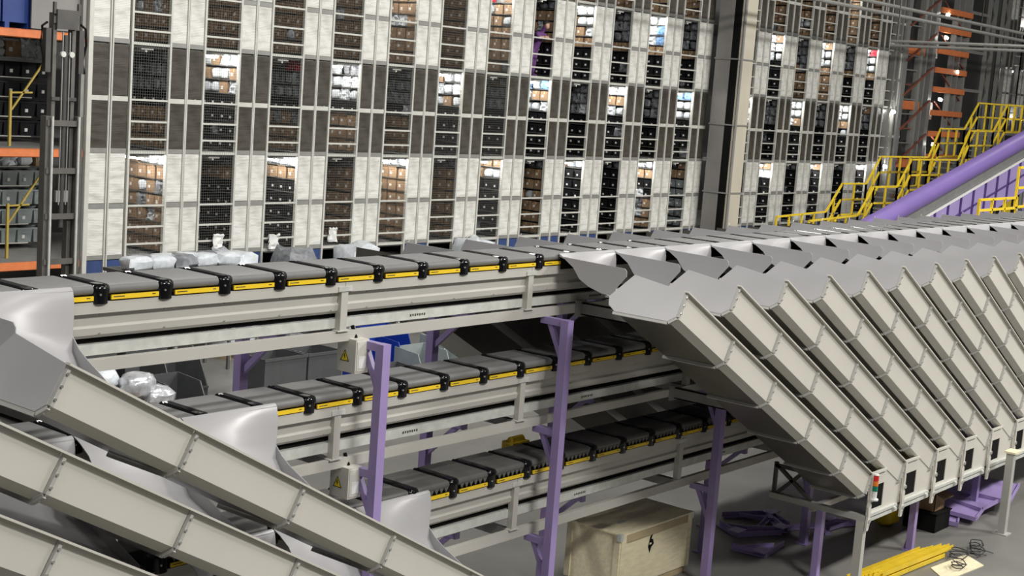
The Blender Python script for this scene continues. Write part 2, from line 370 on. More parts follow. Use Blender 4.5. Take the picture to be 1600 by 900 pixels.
for k, sp in SPEC.items():
    for i, (lit, top, mid, low) in sp.items():
        x0 = BX+i*BP; xr = x0+OPW; vis = OPW*WY/x0+.12
        for r in range(7):
            code = low if r < 3 else (mid if r == 3 or (r == 4 and k == 1) else (top[1] if r < 6 else top[0]))
            if k == 1 and r == 5 and code == 'g': code = 'c'
            ny = int(min(1.5, vis)/.335)+1
            for j in range(ny):
                kk = random.choice(CODE[code])
                if code == 'g' and mid == 'g': kk = 'gtote'
                if r < 6 and random.random() < .05: kk = random.choice(['wbag', 'gbag'])
                zz = TZ[k]+.072+r*.322; yy = WY+.10+j*.335+random.uniform(-.01, .01)
                places[kk].append((xr+.06+random.uniform(-.015, .03), yy, zz, i, k, r, j))
        # aisle lamp
        lt = thing('aisle_lamp', (x0+.45, WY+.45, TZ[k+1]-.16), '%s strip lamp over the %s aisle of the %s tier' % ('glowing' if lit else 'unlit', ORD[BAYPOS[i]], TIERNAME[k]), 'lamp', 'strip lamps in the aisles')
        B(x0+.30, x0+.62, WY+.10, WY+.9, TZ[k+1]-.14, TZ[k+1]-.10).build('housing', 'rack_white', lt)
        MB().tube([(x0+.45, WY+.12, TZ[k+1]-.165), (x0+.45, WY+.88, TZ[k+1]-.165)], .028, 8).build('tube', 'aisle_lamp' if lit else 'paper', lt)
for kk, P in places.items():
    meshes, nm, desc, cat = KINDS[kk]
    P.sort(key=lambda p: p[0]*p[0]+p[1]*p[1])
    for q, (x, y, z, i, k, r, j) in enumerate(P[:300]):
        o = put(nm, random.choice(meshes), None, (x, y, z))
        tag(o, '%s on the %s shelf of the %s aisle, %s tier, %s from front' % (desc, ROWN[r], ORD[BAYPOS[i]], TIERNAME[k], ORD[j]), cat, desc+'s on the storage wall shelves')
    if len(P) > 300:
        m = MB(); me0 = meshes[0]
        for (x, y, z, i, k, r, j) in P[300:]:
            o_ = len(m.v); m.v += [(v.co.x+x, v.co.y+y, v.co.z+z) for v in me0.vertices]
            for pl in me0.polygons: m.f.append(tuple(o_+a for a in pl.vertices)); m.m.append(pl.material_index)
        o = m.build(nm+'_rows', [mm.name for mm in me0.materials])
        tag(o, 'rows of %s on the shelves at the far right' % (desc+('es' if desc.endswith('x') else 's')), cat, None, 'stuff')

# person leaning on the rail in the eighth aisle of the upper tier
def person(x, y, z):
    import bmesh
    t = thing('person', (x, y, z), 'person in a purple shirt leaning on the aisle rail with folded arms', 'person')
    bm = bmesh.new(); sk = bm.verts.layers.skin.verify()
    J = {'pel': ((0, .10, .86), .125), 'che': ((0, -.06, 1.17), .14), 'nek': ((0, -.18, 1.35), .055), 'hed': ((0, -.26, 1.44), .085), 'top': ((0, -.30, 1.54), .07),
         'shl': ((-.17, -.08, 1.25), .06), 'ell': ((-.22, -.24, 1.13), .04), 'hal': ((-.02, -.30, 1.15), .032), 'shr': ((.17, -.08, 1.25), .06), 'elr': ((.22, -.24, 1.13), .04), 'har': ((.02, -.28, 1.17), .032),
         'hil': ((-.09, .10, .80), .085), 'knl': ((-.09, .06, .45), .058), 'anl': ((-.09, .10, .08), .042), 'tol': ((-.09, -.06, .035), .035),
         'hir': ((.09, .10, .80), .085), 'knr': ((.09, .12, .45), .058), 'anr': ((.09, .16, .08), .042), 'tor': ((.09, .0, .035), .035)}
    V = {}
    for n_, (c, r) in J.items():
        V[n_] = bm.verts.new(c); V[n_][sk].radius = (r, r)
    V['pel'][sk].use_root = True
    return t, bm, V
def person2(x, y, z):
    import bmesh
    t, bm, V = person(x, y, z)
    for e in 'pel-che che-nek nek-hed hed-top che-shl shl-ell ell-hal che-shr shr-elr elr-har pel-hil hil-knl knl-anl anl-tol pel-hir hir-knr knr-anr anr-tor'.split():
        a, b = e.split('-'); bm.edges.new((V[a], V[b]))
    me = bpy.data.meshes.new('body'); bm.to_mesh(me); bm.free(); me.materials.append(MAT['shirt'])
    o = put('body', me, t); o.modifiers.new('skin', 'SKIN'); sb = o.modifiers.new('sub', 'SUBSURF'); sb.levels = 2; sb.render_levels = 2
    put('face', blob_mesh(31, .16, .16, .2, 1.).mesh('face', 'skin', smooth=True), t, (-.08, -.40, 1.39))
    put('hair', blob_mesh(32, .19, .19, .14, .9).mesh('hair', 'hair', smooth=True), t, (-.095, -.37, 1.50))
    for s in (-1, 1):
        MB().tube([(x+s*.225, y-.24, z+1.13), (x+s*.03, y-.31, z+1.16), (x-s*.09, y-.33, z+1.17)], [.045, .038, .03], 8).build('forearm', 'skin', t, True)
person2(33.22, WY+.36, TZ[3])

# ------------------------------------------------------------------ sorter carriers (three levels)
PITCH = .651
def carrier(teeth):
    t = thing('sorter_carrier', (0, 0, 0), 'x', 'carrier', 'cross-belt carriers on the sorter lines')
    body = MB(); body.box(.085, .565, .03, .60, -.02, .13 if teeth else .095); body.build('carrier_body', 'matte_black', t)
    # belt: rounded loop profile in Y-Z
    prof = []
    r = .043; zt = .165 if teeth else .128; zc = zt-r
    for a in range(0, 7): th = math.pi*(.5+a/6*.9); prof.append((.035+r*math.cos(th)*.9, zc+r*math.sin(th)))
    pr2 = [(.62-y+.0, z) for y, z in reversed(prof)]
    poly = [(.075, y, z) for y, z in prof+pr2]
    bl = MB().prism(poly, (.495, 0, 0)).build('belt', 'belt_dark' if teeth else 'belt', t, True)
    bp = MB(); bp.box(-.045, .040, .08, .60, -.02, zt-.035)
    vs = []; fs = []; LVL = ((-.03, 1), (zt-.065, 1), (zt-.03, .95), (zt-.008, .78), (zt+.006, .45)); NP = 12
    for z, k in LVL:
        for a in range(NP):
            th = math.pi*a/(NP-1)
            vs.append((-.004+.081*k*math.cos(th), .045-(.072*k)*math.sin(th)**.8, z))
        vs.append((-.004-.081*k, .12, z)); vs.append((-.004+.081*k, .12, z))
    N2 = NP+2
    for l in range(len(LVL)-1):
        for a in range(N2): fs.append((l*N2+a, (l+1)*N2+a, (l+1)*N2+(a+1) % N2, l*N2+(a+1) % N2))
    fs.append(tuple(range((len(LVL)-1)*N2, len(LVL)*N2)))
    bp.quadset(vs, fs)
    bp.tube([(-.003, .09, zt-.035), (-.003, .60, zt-.035)], .036, 8)
    bp.tube([(-.02, .57, zt-.03), (.03, .57, zt-.03)], .034, 8)
    bo = bp.build('bumper', 'black', t, True)
    MB().tube([(-.03, -.034, .05), (-.03, -.02, .05)], .010, 6).build('bolt', 'bolt', bo)
    st = MB().box(.09, .568, -.012, .004, 0, .038); st.mi(1).box(.11, .22, -.0135, -.012, .018, .026).box(.50, .535, -.0135, -.012, .02, .028)
    st.build('label_strip', ['yellow', 'print'], t)
    if teeth:
        m = MB()
        for q in range(6):
            x = .10+q*.078; m.prism([(x, -.004, .10), (x+.07, -.004, .10), (x+.035, -.004, .045)], (0, .02, 0))
        m.build('toothed_skirt', 'belt_dark', t)
    return t
LV = [(-1.98, 9.01, 5.0, 34.2, False, 'top'), (-3.225, 10.12, 5.6, 21, False, 'middle'), (-4.465, 12.34, 8.2, 21, True, 'bottom')]
cA = carrier(False); cB = carrier(True); used = {False: cA, True: cB}; first = {False: True, True: True}
for z, ph, xa, xb, tt, nm in LV:
    x = ph-.09; 
    while x > xa: x -= PITCH
    n = 0
    while x < xb:
        if first[tt]: o = used[tt]; o.location = (x, 9.98, z); first[tt] = False
        else: o = copy_tree(used[tt], (x, 9.98, z))
        o['label'] = '%s dark belt carrier from the left on the %s sorter line' % (ORD[n], nm)
        x += PITCH; n += 1

# ------------------------------------------------------------------ sorter line frames
FR = [dict(z=-1.98, fl=(-1.995, -2.08), web=(-2.08, -2.31), rail=(-2.375, -2.455), tube=(-2.485, -2.59), nm='top', h=(9.77, 12.70, 16.28, 19.3, 22.3), xs=(4.0, 34.0)),
      dict(z=-3.225, fl=(-3.235, -3.325), web=(-3.325, -3.55), rail=(-3.63, -3.715), tube=(-3.79, -3.89), nm='middle', h=(9.77, 12.70, 16.28, 19.3, 22.3), xs=(4.0, 22.0)),
      dict(z=-4.465, fl=(-4.48, -4.565), web=(-4.565, -4.79), rail=(-4.87, -4.955), tube=(-5.10, -5.215), nm='bottom', h=(9.77, 12.73, 16.28, 19.3, 22.3), xs=(4.0, 22.0))]
for d in FR:
    t = thing('sorter_line', (d['xs'][0], 10.3, d['tube'][1]), 'long beige steel frame carrying the %s sorter line' % d['nm'], 'conveyor', 'frames of the three sorter lines')
    xs = [d['xs'][0]]+list(d['h'])+[d['xs'][1]]
    for a, b in zip(xs[:-1], xs[1:]):
        f0, f1 = d['fl']; w0, w1 = d['web']
        m = MB(); m.box(a+.003, b-.003, 9.985, 10.03, f1, f0); m.box(a+.003, b-.003, 9.985, 9.995, f1-.012, f1)
        m.build('flange_plate', 'frame_paint', t)
        m = MB(); m.prism([(a+.004, 10.03, w0), (a+.004, 10.045, w0-.12), (a+.004, 10.02, w0-.14), (a+.004, 10.03, w1+.03), (a+.004, 10.06, w1), (a+.004, 10.075, w1), (a+.004, 10.06, w0)], (b-a-.008, 0, 0))
        wb = m.build('web_panel', 'frame_paint', t)
        m = MB(); q = a+.35
        while q < b-.1:
            for zz in (w0-.03, w0-.19): m.tube([(q, 10.033, zz), (q, 10.02, zz)], .008, 6)
            q += .66
        if m.v: m.build('rivets', 'bolt', wb)['kind'] = 'stuff'
        r0, r1 = d['rail']
        B(a+.003, b-.003, 10.055, 10.10, r1-.005, r0+.01).build('power_rail', 'galv', t)
        B(a+.003, b-.003, 10.11, 10.16, r0+.012, r0+.05).build('cable_cover', 'matte_black', t)
        m = MB(); q0 = a+(b-a)*.35
        for u in range(7): m.box(q0+u*.035, q0+u*.035+.022, 10.0535, 10.055, (r0+r1)/2-.012+.004*(u % 2), (r0+r1)/2+.014)
        m.build('rail_print', 'print', t)
    for tb in ((10.0, 10.06), (10.56, 10.62)):
        B(d['xs'][0], d['xs'][1], tb[0], tb[1], d['tube'][1], d['tube'][0]).build('support_tube', 'frame_paint', t)
    B(d['xs'][0], d['xs'][1], 10.57, 10.62, d['web'][1], d['fl'][0]).build('side_flange', 'frame_paint', t)
    B(d['xs'][0], d['xs'][1], 10.09, 10.56, d['web'][1]+.02, d['web'][1]+.05).build('belly_pan', 'dark_steel', t)
    for x in d['h']:
        m = MB(); m.box(x-.045, x+.045, 9.985, 10.06, d['tube'][0]+.004, d['fl'][1]); m.build('hanger', 'frame_paint', t)
        m = MB(); m.box(x-.08, x+.08, 9.975, 10.06, d['tube'][0], d['tube'][0]+.012).box(x-.09, x+.09, 9.976, 9.985, d['fl'][1]-.005, d['fl'][1]+.045); m.build('hanger_foot', 'galv', t)
        B(x-.04, x+.04, 10.06, 10.56, d['tube'][1], d['tube'][0]).build('cross_tube', 'grey_steel', t)
    xb = {'top': 13.70, 'middle': 15.95, 'bottom': 18.2}[d['nm']]; zc = (d['tube'][0]+d['tube'][1])/2
    if d['nm'] == 'bottom': xb = 24.0
    m = MB(); m.box(xb-.012, xb+.012, 9.10, 9.97, zc-.075, zc+.075); m.box(xb-.012, xb+.07, 9.10, 9.97, zc+.06, zc+.075); m.box(xb-.012, xb+.07, 9.10, 9.97, zc-.075, zc-.06); m.build('chute_bracket', 'grey_steel', t)
    B(xb-.10, xb+.10, 9.97, 9.998, zc-.10, zc+.10).build('bracket_plate', 'grey_steel', t)
    if d['nm'] != 'top':
        B(6.0, 20.5, 11.02, 11.10, d['tube'][1]-.05, d['tube'][0]+.12).build('long_beam', 'purple', t)

t = thing('drive_housing', (13.55, 10.7, -4.48), 'small yellow drive housing on the rear of the bottom sorter line', 'motor')
B(13.40, 13.72, 10.62, 10.80, -4.48, -4.30).build('housing', 'yellow_rail', t); MB().tube([(13.45, 10.71, -4.29), (13.68, 10.71, -4.29)], .05, 10).build('motor', 'yellow_rail', t, True)
# purple posts, front and back row
def post(x, y, label, top, sgn):
    t = thing('support_post', (x, y, FL), label, 'post', 'purple sorter posts')
    w2 = .054
    B(x-w2, x+w2, y-w2, y+w2, FL+.015, top).build('column', 'purple', t)
    B(x-.1, x+.1, y-.1, y+.1, FL, FL+.015).build('foot_plate', 'purple', t)
    for d in FR:
        zt = d['tube'][1]
        if zt > top+.2: continue
        yb = 10.06 if sgn > 0 else 10.56
        a, b = sorted((y+sgn*w2, yb))
        B(x-.04, x+.04, a, b, zt-.08, zt).build('arm', 'purple', t)
        MB().bar((x, y+sgn*.03, zt-.48), (x, yb-sgn*.12, zt-.07), .06, .05, (1, 0, 0)).build('brace', 'purple', t)
for n, (x, top) in enumerate(((6.9, -3.89), (10.06, -2.59), (13.07, -2.59), (16.73, -2.59), (19.6, -2.59))):
    post(x, 9.70, '%s purple steel post from the left along the front of the sorter' % ORD[n], top, 1)
for n, x in enumerate((6.5, 9.5, 12.4, 14.9, 19.1)):
    post(x, 11.16, '%s purple steel post from the left along the rear of the sorter' % ORD[n], -2.59, -1)
t = thing('support_post', (17.95, 10.5, FL), 'dark shaded purple post standing behind the wooden crate', 'post', 'purple sorter posts')
B(17.9, 18.0, 10.45, 10.55, FL+.015, -5.2).build('column', 'purple', t); B(17.84, 18.06, 10.39, 10.61, FL, FL+.015).build('foot_plate', 'purple', t)

# electrical boxes
for (z0, z1, nm) in ((-2.91, -2.57, 'top'), (-4.20, -3.88, 'middle')):
    t = thing('electrical_box', (9.96, 10.03, z0), 'beige electrical box with warning triangle hung below the %s sorter line' % nm, 'box', 'electrical boxes')
    B(9.88, 10.06, 9.90, 10.16, z0, z1).build('housing', 'box_beige', t)
    B(9.895, 10.045, 9.892, 9.90, z0+.02, z1-.02).build('door', 'box_beige', t)
    B(9.92, 10.02, 9.888, 9.892, z0+.05, z0+.17).build('cover_plate', 'paper', t)
    zc = (z0+z1)/2; yc = 10.05; X = 9.88
    sg = MB(); sg.mi(1).prism([(X, yc-.062, zc-.062), (X, yc+.062, zc-.062), (X, yc, zc+.055)], (-.002, 0, 0))
    sg.mi(0).prism([(X-.002, yc-.048, zc-.054), (X-.002, yc+.048, zc-.054), (X-.002, yc, zc+.038)], (-.001, 0, 0))
    sg.mi(1).prism([(X-.003, yc+.002, zc+.018), (X-.003, yc+.014, zc-.016), (X-.003, yc+.003, zc-.013), (X-.003, yc+.005, zc-.046), (X-.003, yc-.012, zc-.006), (X-.003, yc-.001, zc-.008), (X-.003, yc-.008, zc+.018)], (-.001, 0, 0))
    sg.build('warning_sign', ['sign_yellow', 'matte_black'], t)
    MB().tube([(9.97, 10.0, z1), (9.97, 10.03, z1+.05), (9.95, 10.04, z1+.12)], .02, 8).build('conduit', 'matte_black', t)

# ------------------------------------------------------------------ chutes
TH = math.radians(28.9); CT, ST = math.cos(TH), math.sin(TH); SEG = 1.24; LEN = 5.95
def P(s, y, h):      # s along the chute, y across, h below the rim measured square to the chute
    return (s*CT-h*ST, y, -s*ST-h*CT)
def chute():
    t = thing('sorting_chute', (0, 0, 0), 'x', 'chute', 'sorting chutes')
    for k in range(5):
        a = k*SEG+.004; b = min(LEN, (k+1)*SEG)-.004
        MB().prism([P(a, 0, 0), P(b, 0, 0), P(b, 0, .295), P(a, 0, .295)], (0, .008, 0)).build('side_panel', 'wall_paint', t)
        MB().prism([P(a, 0, .295), P(a, .085, .362), P(a, .085, .354), P(a, .008, .292)], tuple(Vector(P(b, 0, 0))-Vector(P(a, 0, 0)))).build('corner_panel', 'rib_paint' if False else 'wall_paint', t)
        MB().prism([P(a, .085, .362), P(a, .78, .362), P(a, .78, .354), P(a, .085, .354)], tuple(Vector(P(b, 0, 0))-Vector(P(a, 0, 0)))).build('bottom_panel', 'shaded_underside', t)
    m = MB(); m.prism([P(0, .78, .362), P(0, .87, .295), P(0, .87, .10), P(0, .862, .10), P(0, .862, .292), P(0, .78, .354)], P(LEN, 0, 0)); m.build('channel_wall', 'wall_paint', t)
    m = MB(); m.prism([P(-.005, -.042, -.012), P(-.005, .012, -.012), P(-.005, .012, .004), P(-.005, -.042, .004)], P(LEN, 0, 0)); m.build('rim', 'wall_paint', t)
    m = MB(); m.prism([P(-.004, 0, -.0), P(-.004, .70, -.10), P(-.004, .92, .20), P(-.004, .88, .30), P(-.004, .78, .362), P(-.004, .085, .362), P(-.004, 0, .295)], P(.006, 0, 0)); m.build('end_cap', 'inlet_paint', t)
    for k in range(6):
        s = k*SEG if k < 5 else LEN-.03; w = .028
        m = MB()
        o = Vector(P(w, 0, 0))
        for (y0, h0), (y1, h1) in (((-.0, .03), (0, .295)), ((0, .295), (.085, .362)), ((.085, .362), (.80, .362))):
            dx, dh = (y1-y0), (h1-h0); L = math.hypot(dx, dh); nx, nh = -dh/L*.034, dx/L*.034
            m.prism([P(s, y0, h0), P(s, y1, h1), P(s, y1+nx, h1+nh), P(s, y0+nx, h0+nh)], o)
        fl = m.build('flange', 'rib_paint', t)
        m = MB()
        for h in (.06, .15, .245): a = Vector(P(s+.014, -.034, h)); m.tube([a, a+Vector((0, -.01, 0))], .012, 6)
        a = Vector(P(s+.014, .045, .33)); m.tube([a, a+Vector((0, -.03, -.02))], .012, 6)
        m.build('bolts', 'bolt', fl)['kind'] = 'stuff'
    # inlets from the three sorter levels
    A = [(1.86, .16), (1.83, .145), (1.77, .12), (1.64, .04), (1.54, -.08), (1.40, -.15), (1.20, -.20), (1.0, -.26), (.90, -.32)]
    Bp = [(1.85, .16), (1.83, .13), (1.815, .06), (1.81, -.05), (1.82, -.20), (1.81, -.36), (1.68, -.52), (1.20, -.68), (.90, -.76)]
    for l in range(3):
        ox, oz = l*2.25, -l*1.2425
        xa, xb = .17+ox, 1.255+ox; rows = []
        for (ya, za), (yb, zb) in zip(A, Bp):
            rows.append([(xa+(xb-xa)*u, ya+(yb-ya)*(u**.8), za+(zb-za)*(u**1.3)+oz) for u in (0, .17, .34, .5, .67, .84, 1)])
        MB().sheet(rows, -.006).build('inlet_slide', 'inlet_paint', t, True)
        m = MB(); m.prism([(xa, 1.835, .13+oz), (xa, 1.875, .165+oz), (xa, 1.862, .17+oz), (xa, 1.826, .142+oz)], (xb-xa, 0, 0)); m.build('inlet_lip', 'inlet_paint', t)
        if not l: B(xa+.05, xb+.03, 1.863, 1.868, -.02, .12).build('gap_shade', 'matte_black', t)  # added black sheet painting in the shade of the gap behind the slide
        g = [(1.86, .14), (.92, .12), (.89, .09), (.89, .03), (1.02, -.12), (1.03, -.21), (1.21, -.205), (1.40, -.155), (1.54, -.085), (1.64, .035), (1.77, .115)]
        if not l: MB().prism([(xa-.008, y, z+oz) for y, z in g], (.008, 0, 0)).build('inlet_guard', 'inlet_paint', t)
        g = [(1.83, -.22), (1.72, -.32), (1.6, -.39), (1.44, -.46), (1.22, -.56), (.90, -.68), (.90, -.80), (1.0, -.78), (1.4, -.68), (1.68, -.58), (1.83, -.42)]
        MB().prism([(xb, y, z+oz) for y, z in g], (.008, 0, 0)).build('inlet_wing', 'inlet_paint', t)
    # discharge end
    ex, ez = LEN*CT, -LEN*ST
    m = MB(); wx0, wx1, wz0, wz1 = ex+.13, ex+.50, ez-.54, ez-.20
    X0, X1, Z0, Z1 = ex+.01, ex+1.09, ez-.60, ez-.02
    for q in ((X0, wx0, Z0, Z1), (wx1, X1, Z0, Z1), (wx0, wx1, Z0, wz0), (wx0, wx1, wz1, Z1)): m.box(q[0], q[1], .012, .022, q[2], q[3])
    m.build('discharge_panel', 'wall_paint', t)
    B(wx0-.01, wx1+.01, .023, .03, wz0-.01, wz1+.01).build('window', 'matte_black', t)
    m = MB(); m.box(X0, X1-.6, -.02, .02, Z1, Z1+.03); m.build('cover_strip', 'wall_paint', t)
    m = MB(); m.box(X0+.03, X1-.15, -.03, .02, Z0-.02, Z0+.02).box(X0+.03, X1-.15, -.03, .02, Z0-.085, Z0-.045); m.tube([(X0+.78, -.035, Z0-.03), (X0+.84, -.035, Z0-.03)], .03, 8); m.build('slide_rail', 'galv', t)
    pr = [(0, .02), (.055, .02), (.055, -.12), (.035, -.15), (.05, -.19), (.05, -.34), (.03, -.38), (.07, -.44), (.07, -.72), (.04, -.80), (-.02, -.80), (-.02, -.72), (.0, -.60), (-.02, -.46), (.0, -.40)]
    MB().prism([(ex-.035+x, -.045, ez+z) for x, z in pr], (0, .03, 0)).build('end_bracket', 'paper' if False else 'wall_paint', t)
    m = MB()
    for zz in (-.36, -.66): m.tube([(ex+.01, -.06, ez+zz), (ex+.01, -.045, ez+zz)], .03, 8)
    m.tube([(ex, -.048, ez-.73), (ex, -.044, ez-.73)], .018, 8)
    m.build('bracket_knob', 'bolt', t)
    return t
ch = chute(); CP = 1.098; R0 = (12.99, 8.1, -2.02)
NR = 16
for k in range(NR):
    loc = (R0[0]+k*CP, R0[1], R0[2])
    o = ch if k == 0 else copy_tree(ch, loc)
    o.location = loc; o['label'] = '%s grey steel chute from the left in the bank below the right-hand sorter' % ORD[k]; o['group'] = 'sorting chutes of the right-hand bank'
for n, k in enumerate((7, 8, 9)):
    o = copy_tree(ch, (R0[0]-k*CP+.10, R0[1], R0[2]))
    o['label'] = ['topmost grey steel chute sweeping across the lower left foreground', 'middle grey steel chute in the lower left foreground', 'lowest grey steel chute in the bottom left corner'][n]
    o['group'] = 'sorting chutes of the foreground bank'

# rear bank: inlets on the far side of the top line
def rear():
    t = thing('chute_inlet', (0, 0, 0), 'x', 'chute', 'rear chute inlets')
    MB().prism([(0, 0, .13), (0, .76, .13), (0, .84, -.03), (0, .60, -.16), (0, .25, -.02), (0, 0, .0)], (.01, 0, 0)).build('inlet_guard', 'inlet_paint', t)
    rows = [[(.012, y, za), (.5, y, (za+zb)/2), (1.0, y, zb)] for y, za, zb in ((0, .10, .10), (.1, .07, .03), (.25, -.02, -.15), (.5, -.14, -.3), (.9, -.2, -.5))]
    MB().sheet(rows, .006).build('inlet_slide', 'inlet_paint', t)
    MB().prism([(.012, .76, .13), (.10, .80, .16), (.10, .86, -.05), (.012, .84, -.05)], (.0, .008, 0)).build('guard_return', 'inlet_paint', t)
    MB().prism([(0, .84, -.03), (5.2, .84, -2.90), (5.2, .84, -3.35), (0, .84, -.48)], (0, .75, 0)).build('trough', 'shaded_underside', t)  # darkened colour stands in for shade on the rear troughs
    return t
ra = rear()
for k in range(21):
    o = ra if k == 0 else copy_tree(ra)
    o.location = (12.10+k*1.035, 10.63, -1.99); o['label'] = '%s grey guard plate from the left behind the top sorter line' % ORD[k]

# ------------------------------------------------------------------ chute bank supports
XE = R0[0]+LEN*CT; ZE = R0[2]-LEN*ST
t = thing('bank_support_frame', (XE, 8.8, FL), 'grey steel frame under the lower ends of the right-hand chute bank', 'frame')
B(XE-.05, XE+.05, 8.1, 9.6, ZE-.68, ZE-.60).build('cross_beam', 'rib_paint', t)
B(XE-.0, XE+17, 8.16, 8.22, ZE-.74, ZE-.66).build('long_beam', 'rib_paint', t)
B(XE-.0, XE+17, 8.9, 8.98, ZE-.74, ZE-.66).build('long_beam', 'rib_paint', t)
for y in (8.12,): B(XE-.05, XE+.05, y-.02, y+.10, FL, ZE-.68).build('leg', 'frame_paint', t)
MB().bar((XE, 9.55, ZE-.62), (XE, 9.55, ZE-.15), .05).build('truss_upright', 'dark_steel', t)
MB().bar((XE, 9.55, ZE-.18), (XE, 8.95, ZE-.60), .05).build('truss_diagonal', 'dark_steel', t)
MB().bar((XE, 9.55, ZE-.2), (XE, 9.0, ZE-.2), .05).build('truss_top', 'dark_steel', t)
MB().bar((XE, 9.5, ZE-.6), (XE, 9.1, ZE-.2), .05).build('truss_diagonal', 'dark_steel', t)
for n, (x, y, top, lab) in enumerate(((XE+.0, 8.78, ZE-.68, 'purple post just left of the white bank leg under the first chute end'),
                                    (20.7, 8.45, ZE-.66, 'purple post behind the yellow beams under the third chute end'), (23.6, 8.6, ZE-.66, 'slim purple post right of the open cardboard box'))):
    t = thing('bank_post', (x, y, FL), lab, 'post', 'purple posts under the chute bank')
    B(x-.05, x+.05, y-.05, y+.05, FL, top).build('column', 'purple', t); B(x-.1, x+.1, y-.1, y+.1, FL, FL+.012).build('foot_plate', 'purple', t)
    MB().prism([(x-.006, y+.05, FL+.012), (x-.006, y+.10, FL+.012), (x-.006, y+.05, FL+.25)], (.012, 0, 0)).build('gusset', 'purple', t)
t = thing('steel_column', (22.85, 7.8, FL), 'thick grey steel leg standing at the right edge under the chute bank', 'post')
B(22.79, 22.91, 7.75, 7.87, FL, ZE-.35).build('column', 'rib_paint', t); B(22.73, 22.97, 7.69, 7.93, FL, FL+.015).build('foot_plate', 'rib_paint', t)
MB().box(22.76, 23.05, 7.72, 7.90, ZE-.35, ZE-.32).build('head_board', 'ply', t)

# signal tower
x, y, z = XE+.03, 8.03, ZE-.36
t = thing('signal_tower', (x, y, z), 'red, amber and green signal tower on the end of the first right-hand chute', 'lamp')
m = MB(); m.tube([(x, y, z), (x, y, z+.02)], .06, 14).tube([(x, y, z+.02), (x, y, z+.13)], .034, 14); m.build('base', 'paper', t, True)
for q, (c, nm) in enumerate((('green_lens', 'green_lens'), ('amber_lens', 'amber_lens'), ('red_lens', 'red_lens'))):
    MB().tube([(x, y, z+.13+q*.075), (x, y, z+.13+q*.075+.068)], .038, 14).build(nm, c, t, True)
MB().tube([(x, y, z+.355), (x, y, z+.375)], [.039, .03], 14).build('cap', 'paper', t, True)
B(x-.03, x+.10, y-.02, y+.06, z-.012, z).build('bracket', 'paper', t)

# ------------------------------------------------------------------ wooden crate under the sorter
cx0, cx1, cy0, cy1, cz0, cz1 = 15.27, 17.0, 10.17, 11.05, FL+.10, -5.72
t = thing('wooden_crate', ((cx0+cx1)/2, (cy0+cy1)/2, FL), 'large plywood crate with a torn hole standing under the sorter', 'crate')
B(cx0, cx1, cy0, cy0+.015, cz0, cz1-.02).build('board', 'ply', t); B(cx0, cx1, cy1-.015, cy1, cz0, cz1-.02).build('board', 'ply', t)
B(cx0, cx0+.015, cy0+.015, cy1-.015, cz0, cz1-.02).build('board', 'ply', t); B(cx1-.015, cx1, cy0+.015, cy1-.015, cz0, cz1-.02).build('board', 'ply', t)
B(cx0-.02, cx1+.02, cy0-.02, cy1+.02, cz1-.02, cz1).build('lid', 'ply', t)
for a, b in ((cx0, cx0+.11), (cx1-.11, cx1)): B(a, b, cy0-.018, cy0, cz0, cz1-.02).build('batten', 'ply', t)
B(cx0+.11, cx1-.11, cy0-.018, cy0, cz1-.13, cz1-.02).build('batten', 'ply_edge', t)
for a, b in ((cy0, cy0+.09), (cy1-.09, cy1)): B(cx0-.018, cx0, a, b, cz0, cz1-.02).build('batten', 'ply', t)
for yq in (cy0+.02, cy0+.33, cy1-.12): B(cx0, cx1, yq, yq+.1, FL, FL+.1).build('skid', 'ply_edge', t)
for xq in (cx0, cx1): MB().box(xq-.03, xq+.03, cy0-.022, cy0+.05, cz1-.09, cz1+.002).build('corner_plate', 'galv', t)
xh, zh = cx0+.72, cz1-.26
MB().prism([(xh-.05, cy0-.002, zh-.04), (xh+.0, cy0-.002, zh-.14), (xh+.03, cy0-.002, zh-.06), (xh+.09, cy0-.002, zh-.02), (xh+.06, cy0-.002, zh+.05), (xh+.02, cy0-.002, zh+.06), (xh+.05, cy0-.002, zh+.13), (xh-.01, cy0-.002, zh+.10), (xh-.03, cy0-.002, zh+.03)], (0, .002, 0)).build('torn_hole', 'matte_black', t)
B(xh-.02, xh+.025, cy0-.006, cy0-.002, zh-.015, zh+.01).build('splinter', 'ply', t)
B(xh-.35, xh-.18, cy0+.30, cy0+.36, cz1, cz1+.012).build('lid_clip', 'galv', t)

# ------------------------------------------------------------------ floor clutter under the bank
def lbar(m, p0, p1, w=.08):
    m.bar(p0, p1, w, .012); p0 = Vector(p0); p1 = Vector(p1); d = (p1-p0).normalized(); a = d.cross(Vector((0, 0, 1))).normalized()*w/2
    m.bar(p0+a+Vector((0, 0, w/2)), p1+a+Vector((0, 0, w/2)), .012, w)
def bracket(x, y, z, rot, sc, lab):
    t = thing('steel_bracket', (x, y, z), lab, 'bracket', 'loose purple brackets on the floor')
    def T(u, v, h=0): c, s = math.cos(rot), math.sin(rot); return (x+(u*c-v*s)*sc, y+(u*s+v*c)*sc, z+h+.01)
    m = MB(); lbar(m, T(0, 0), T(.9, 0)); m.build('long_arm', 'purple', t)
    m = MB(); lbar(m, T(0, 0, .012), T(0, .62, .012)); m.build('short_arm', 'purple', t)
    m = MB(); lbar(m, T(.62, .02, .02), T(.02, .45, .02), .06); m.build('diagonal', 'purple', t)
    c = Vector(T(.05, .05, .012)); B(c.x-.13, c.x+.13, c.y-.1, c.y+.1, c.z+.07, c.z+.082).build('end_plate', 'purple_light', t)
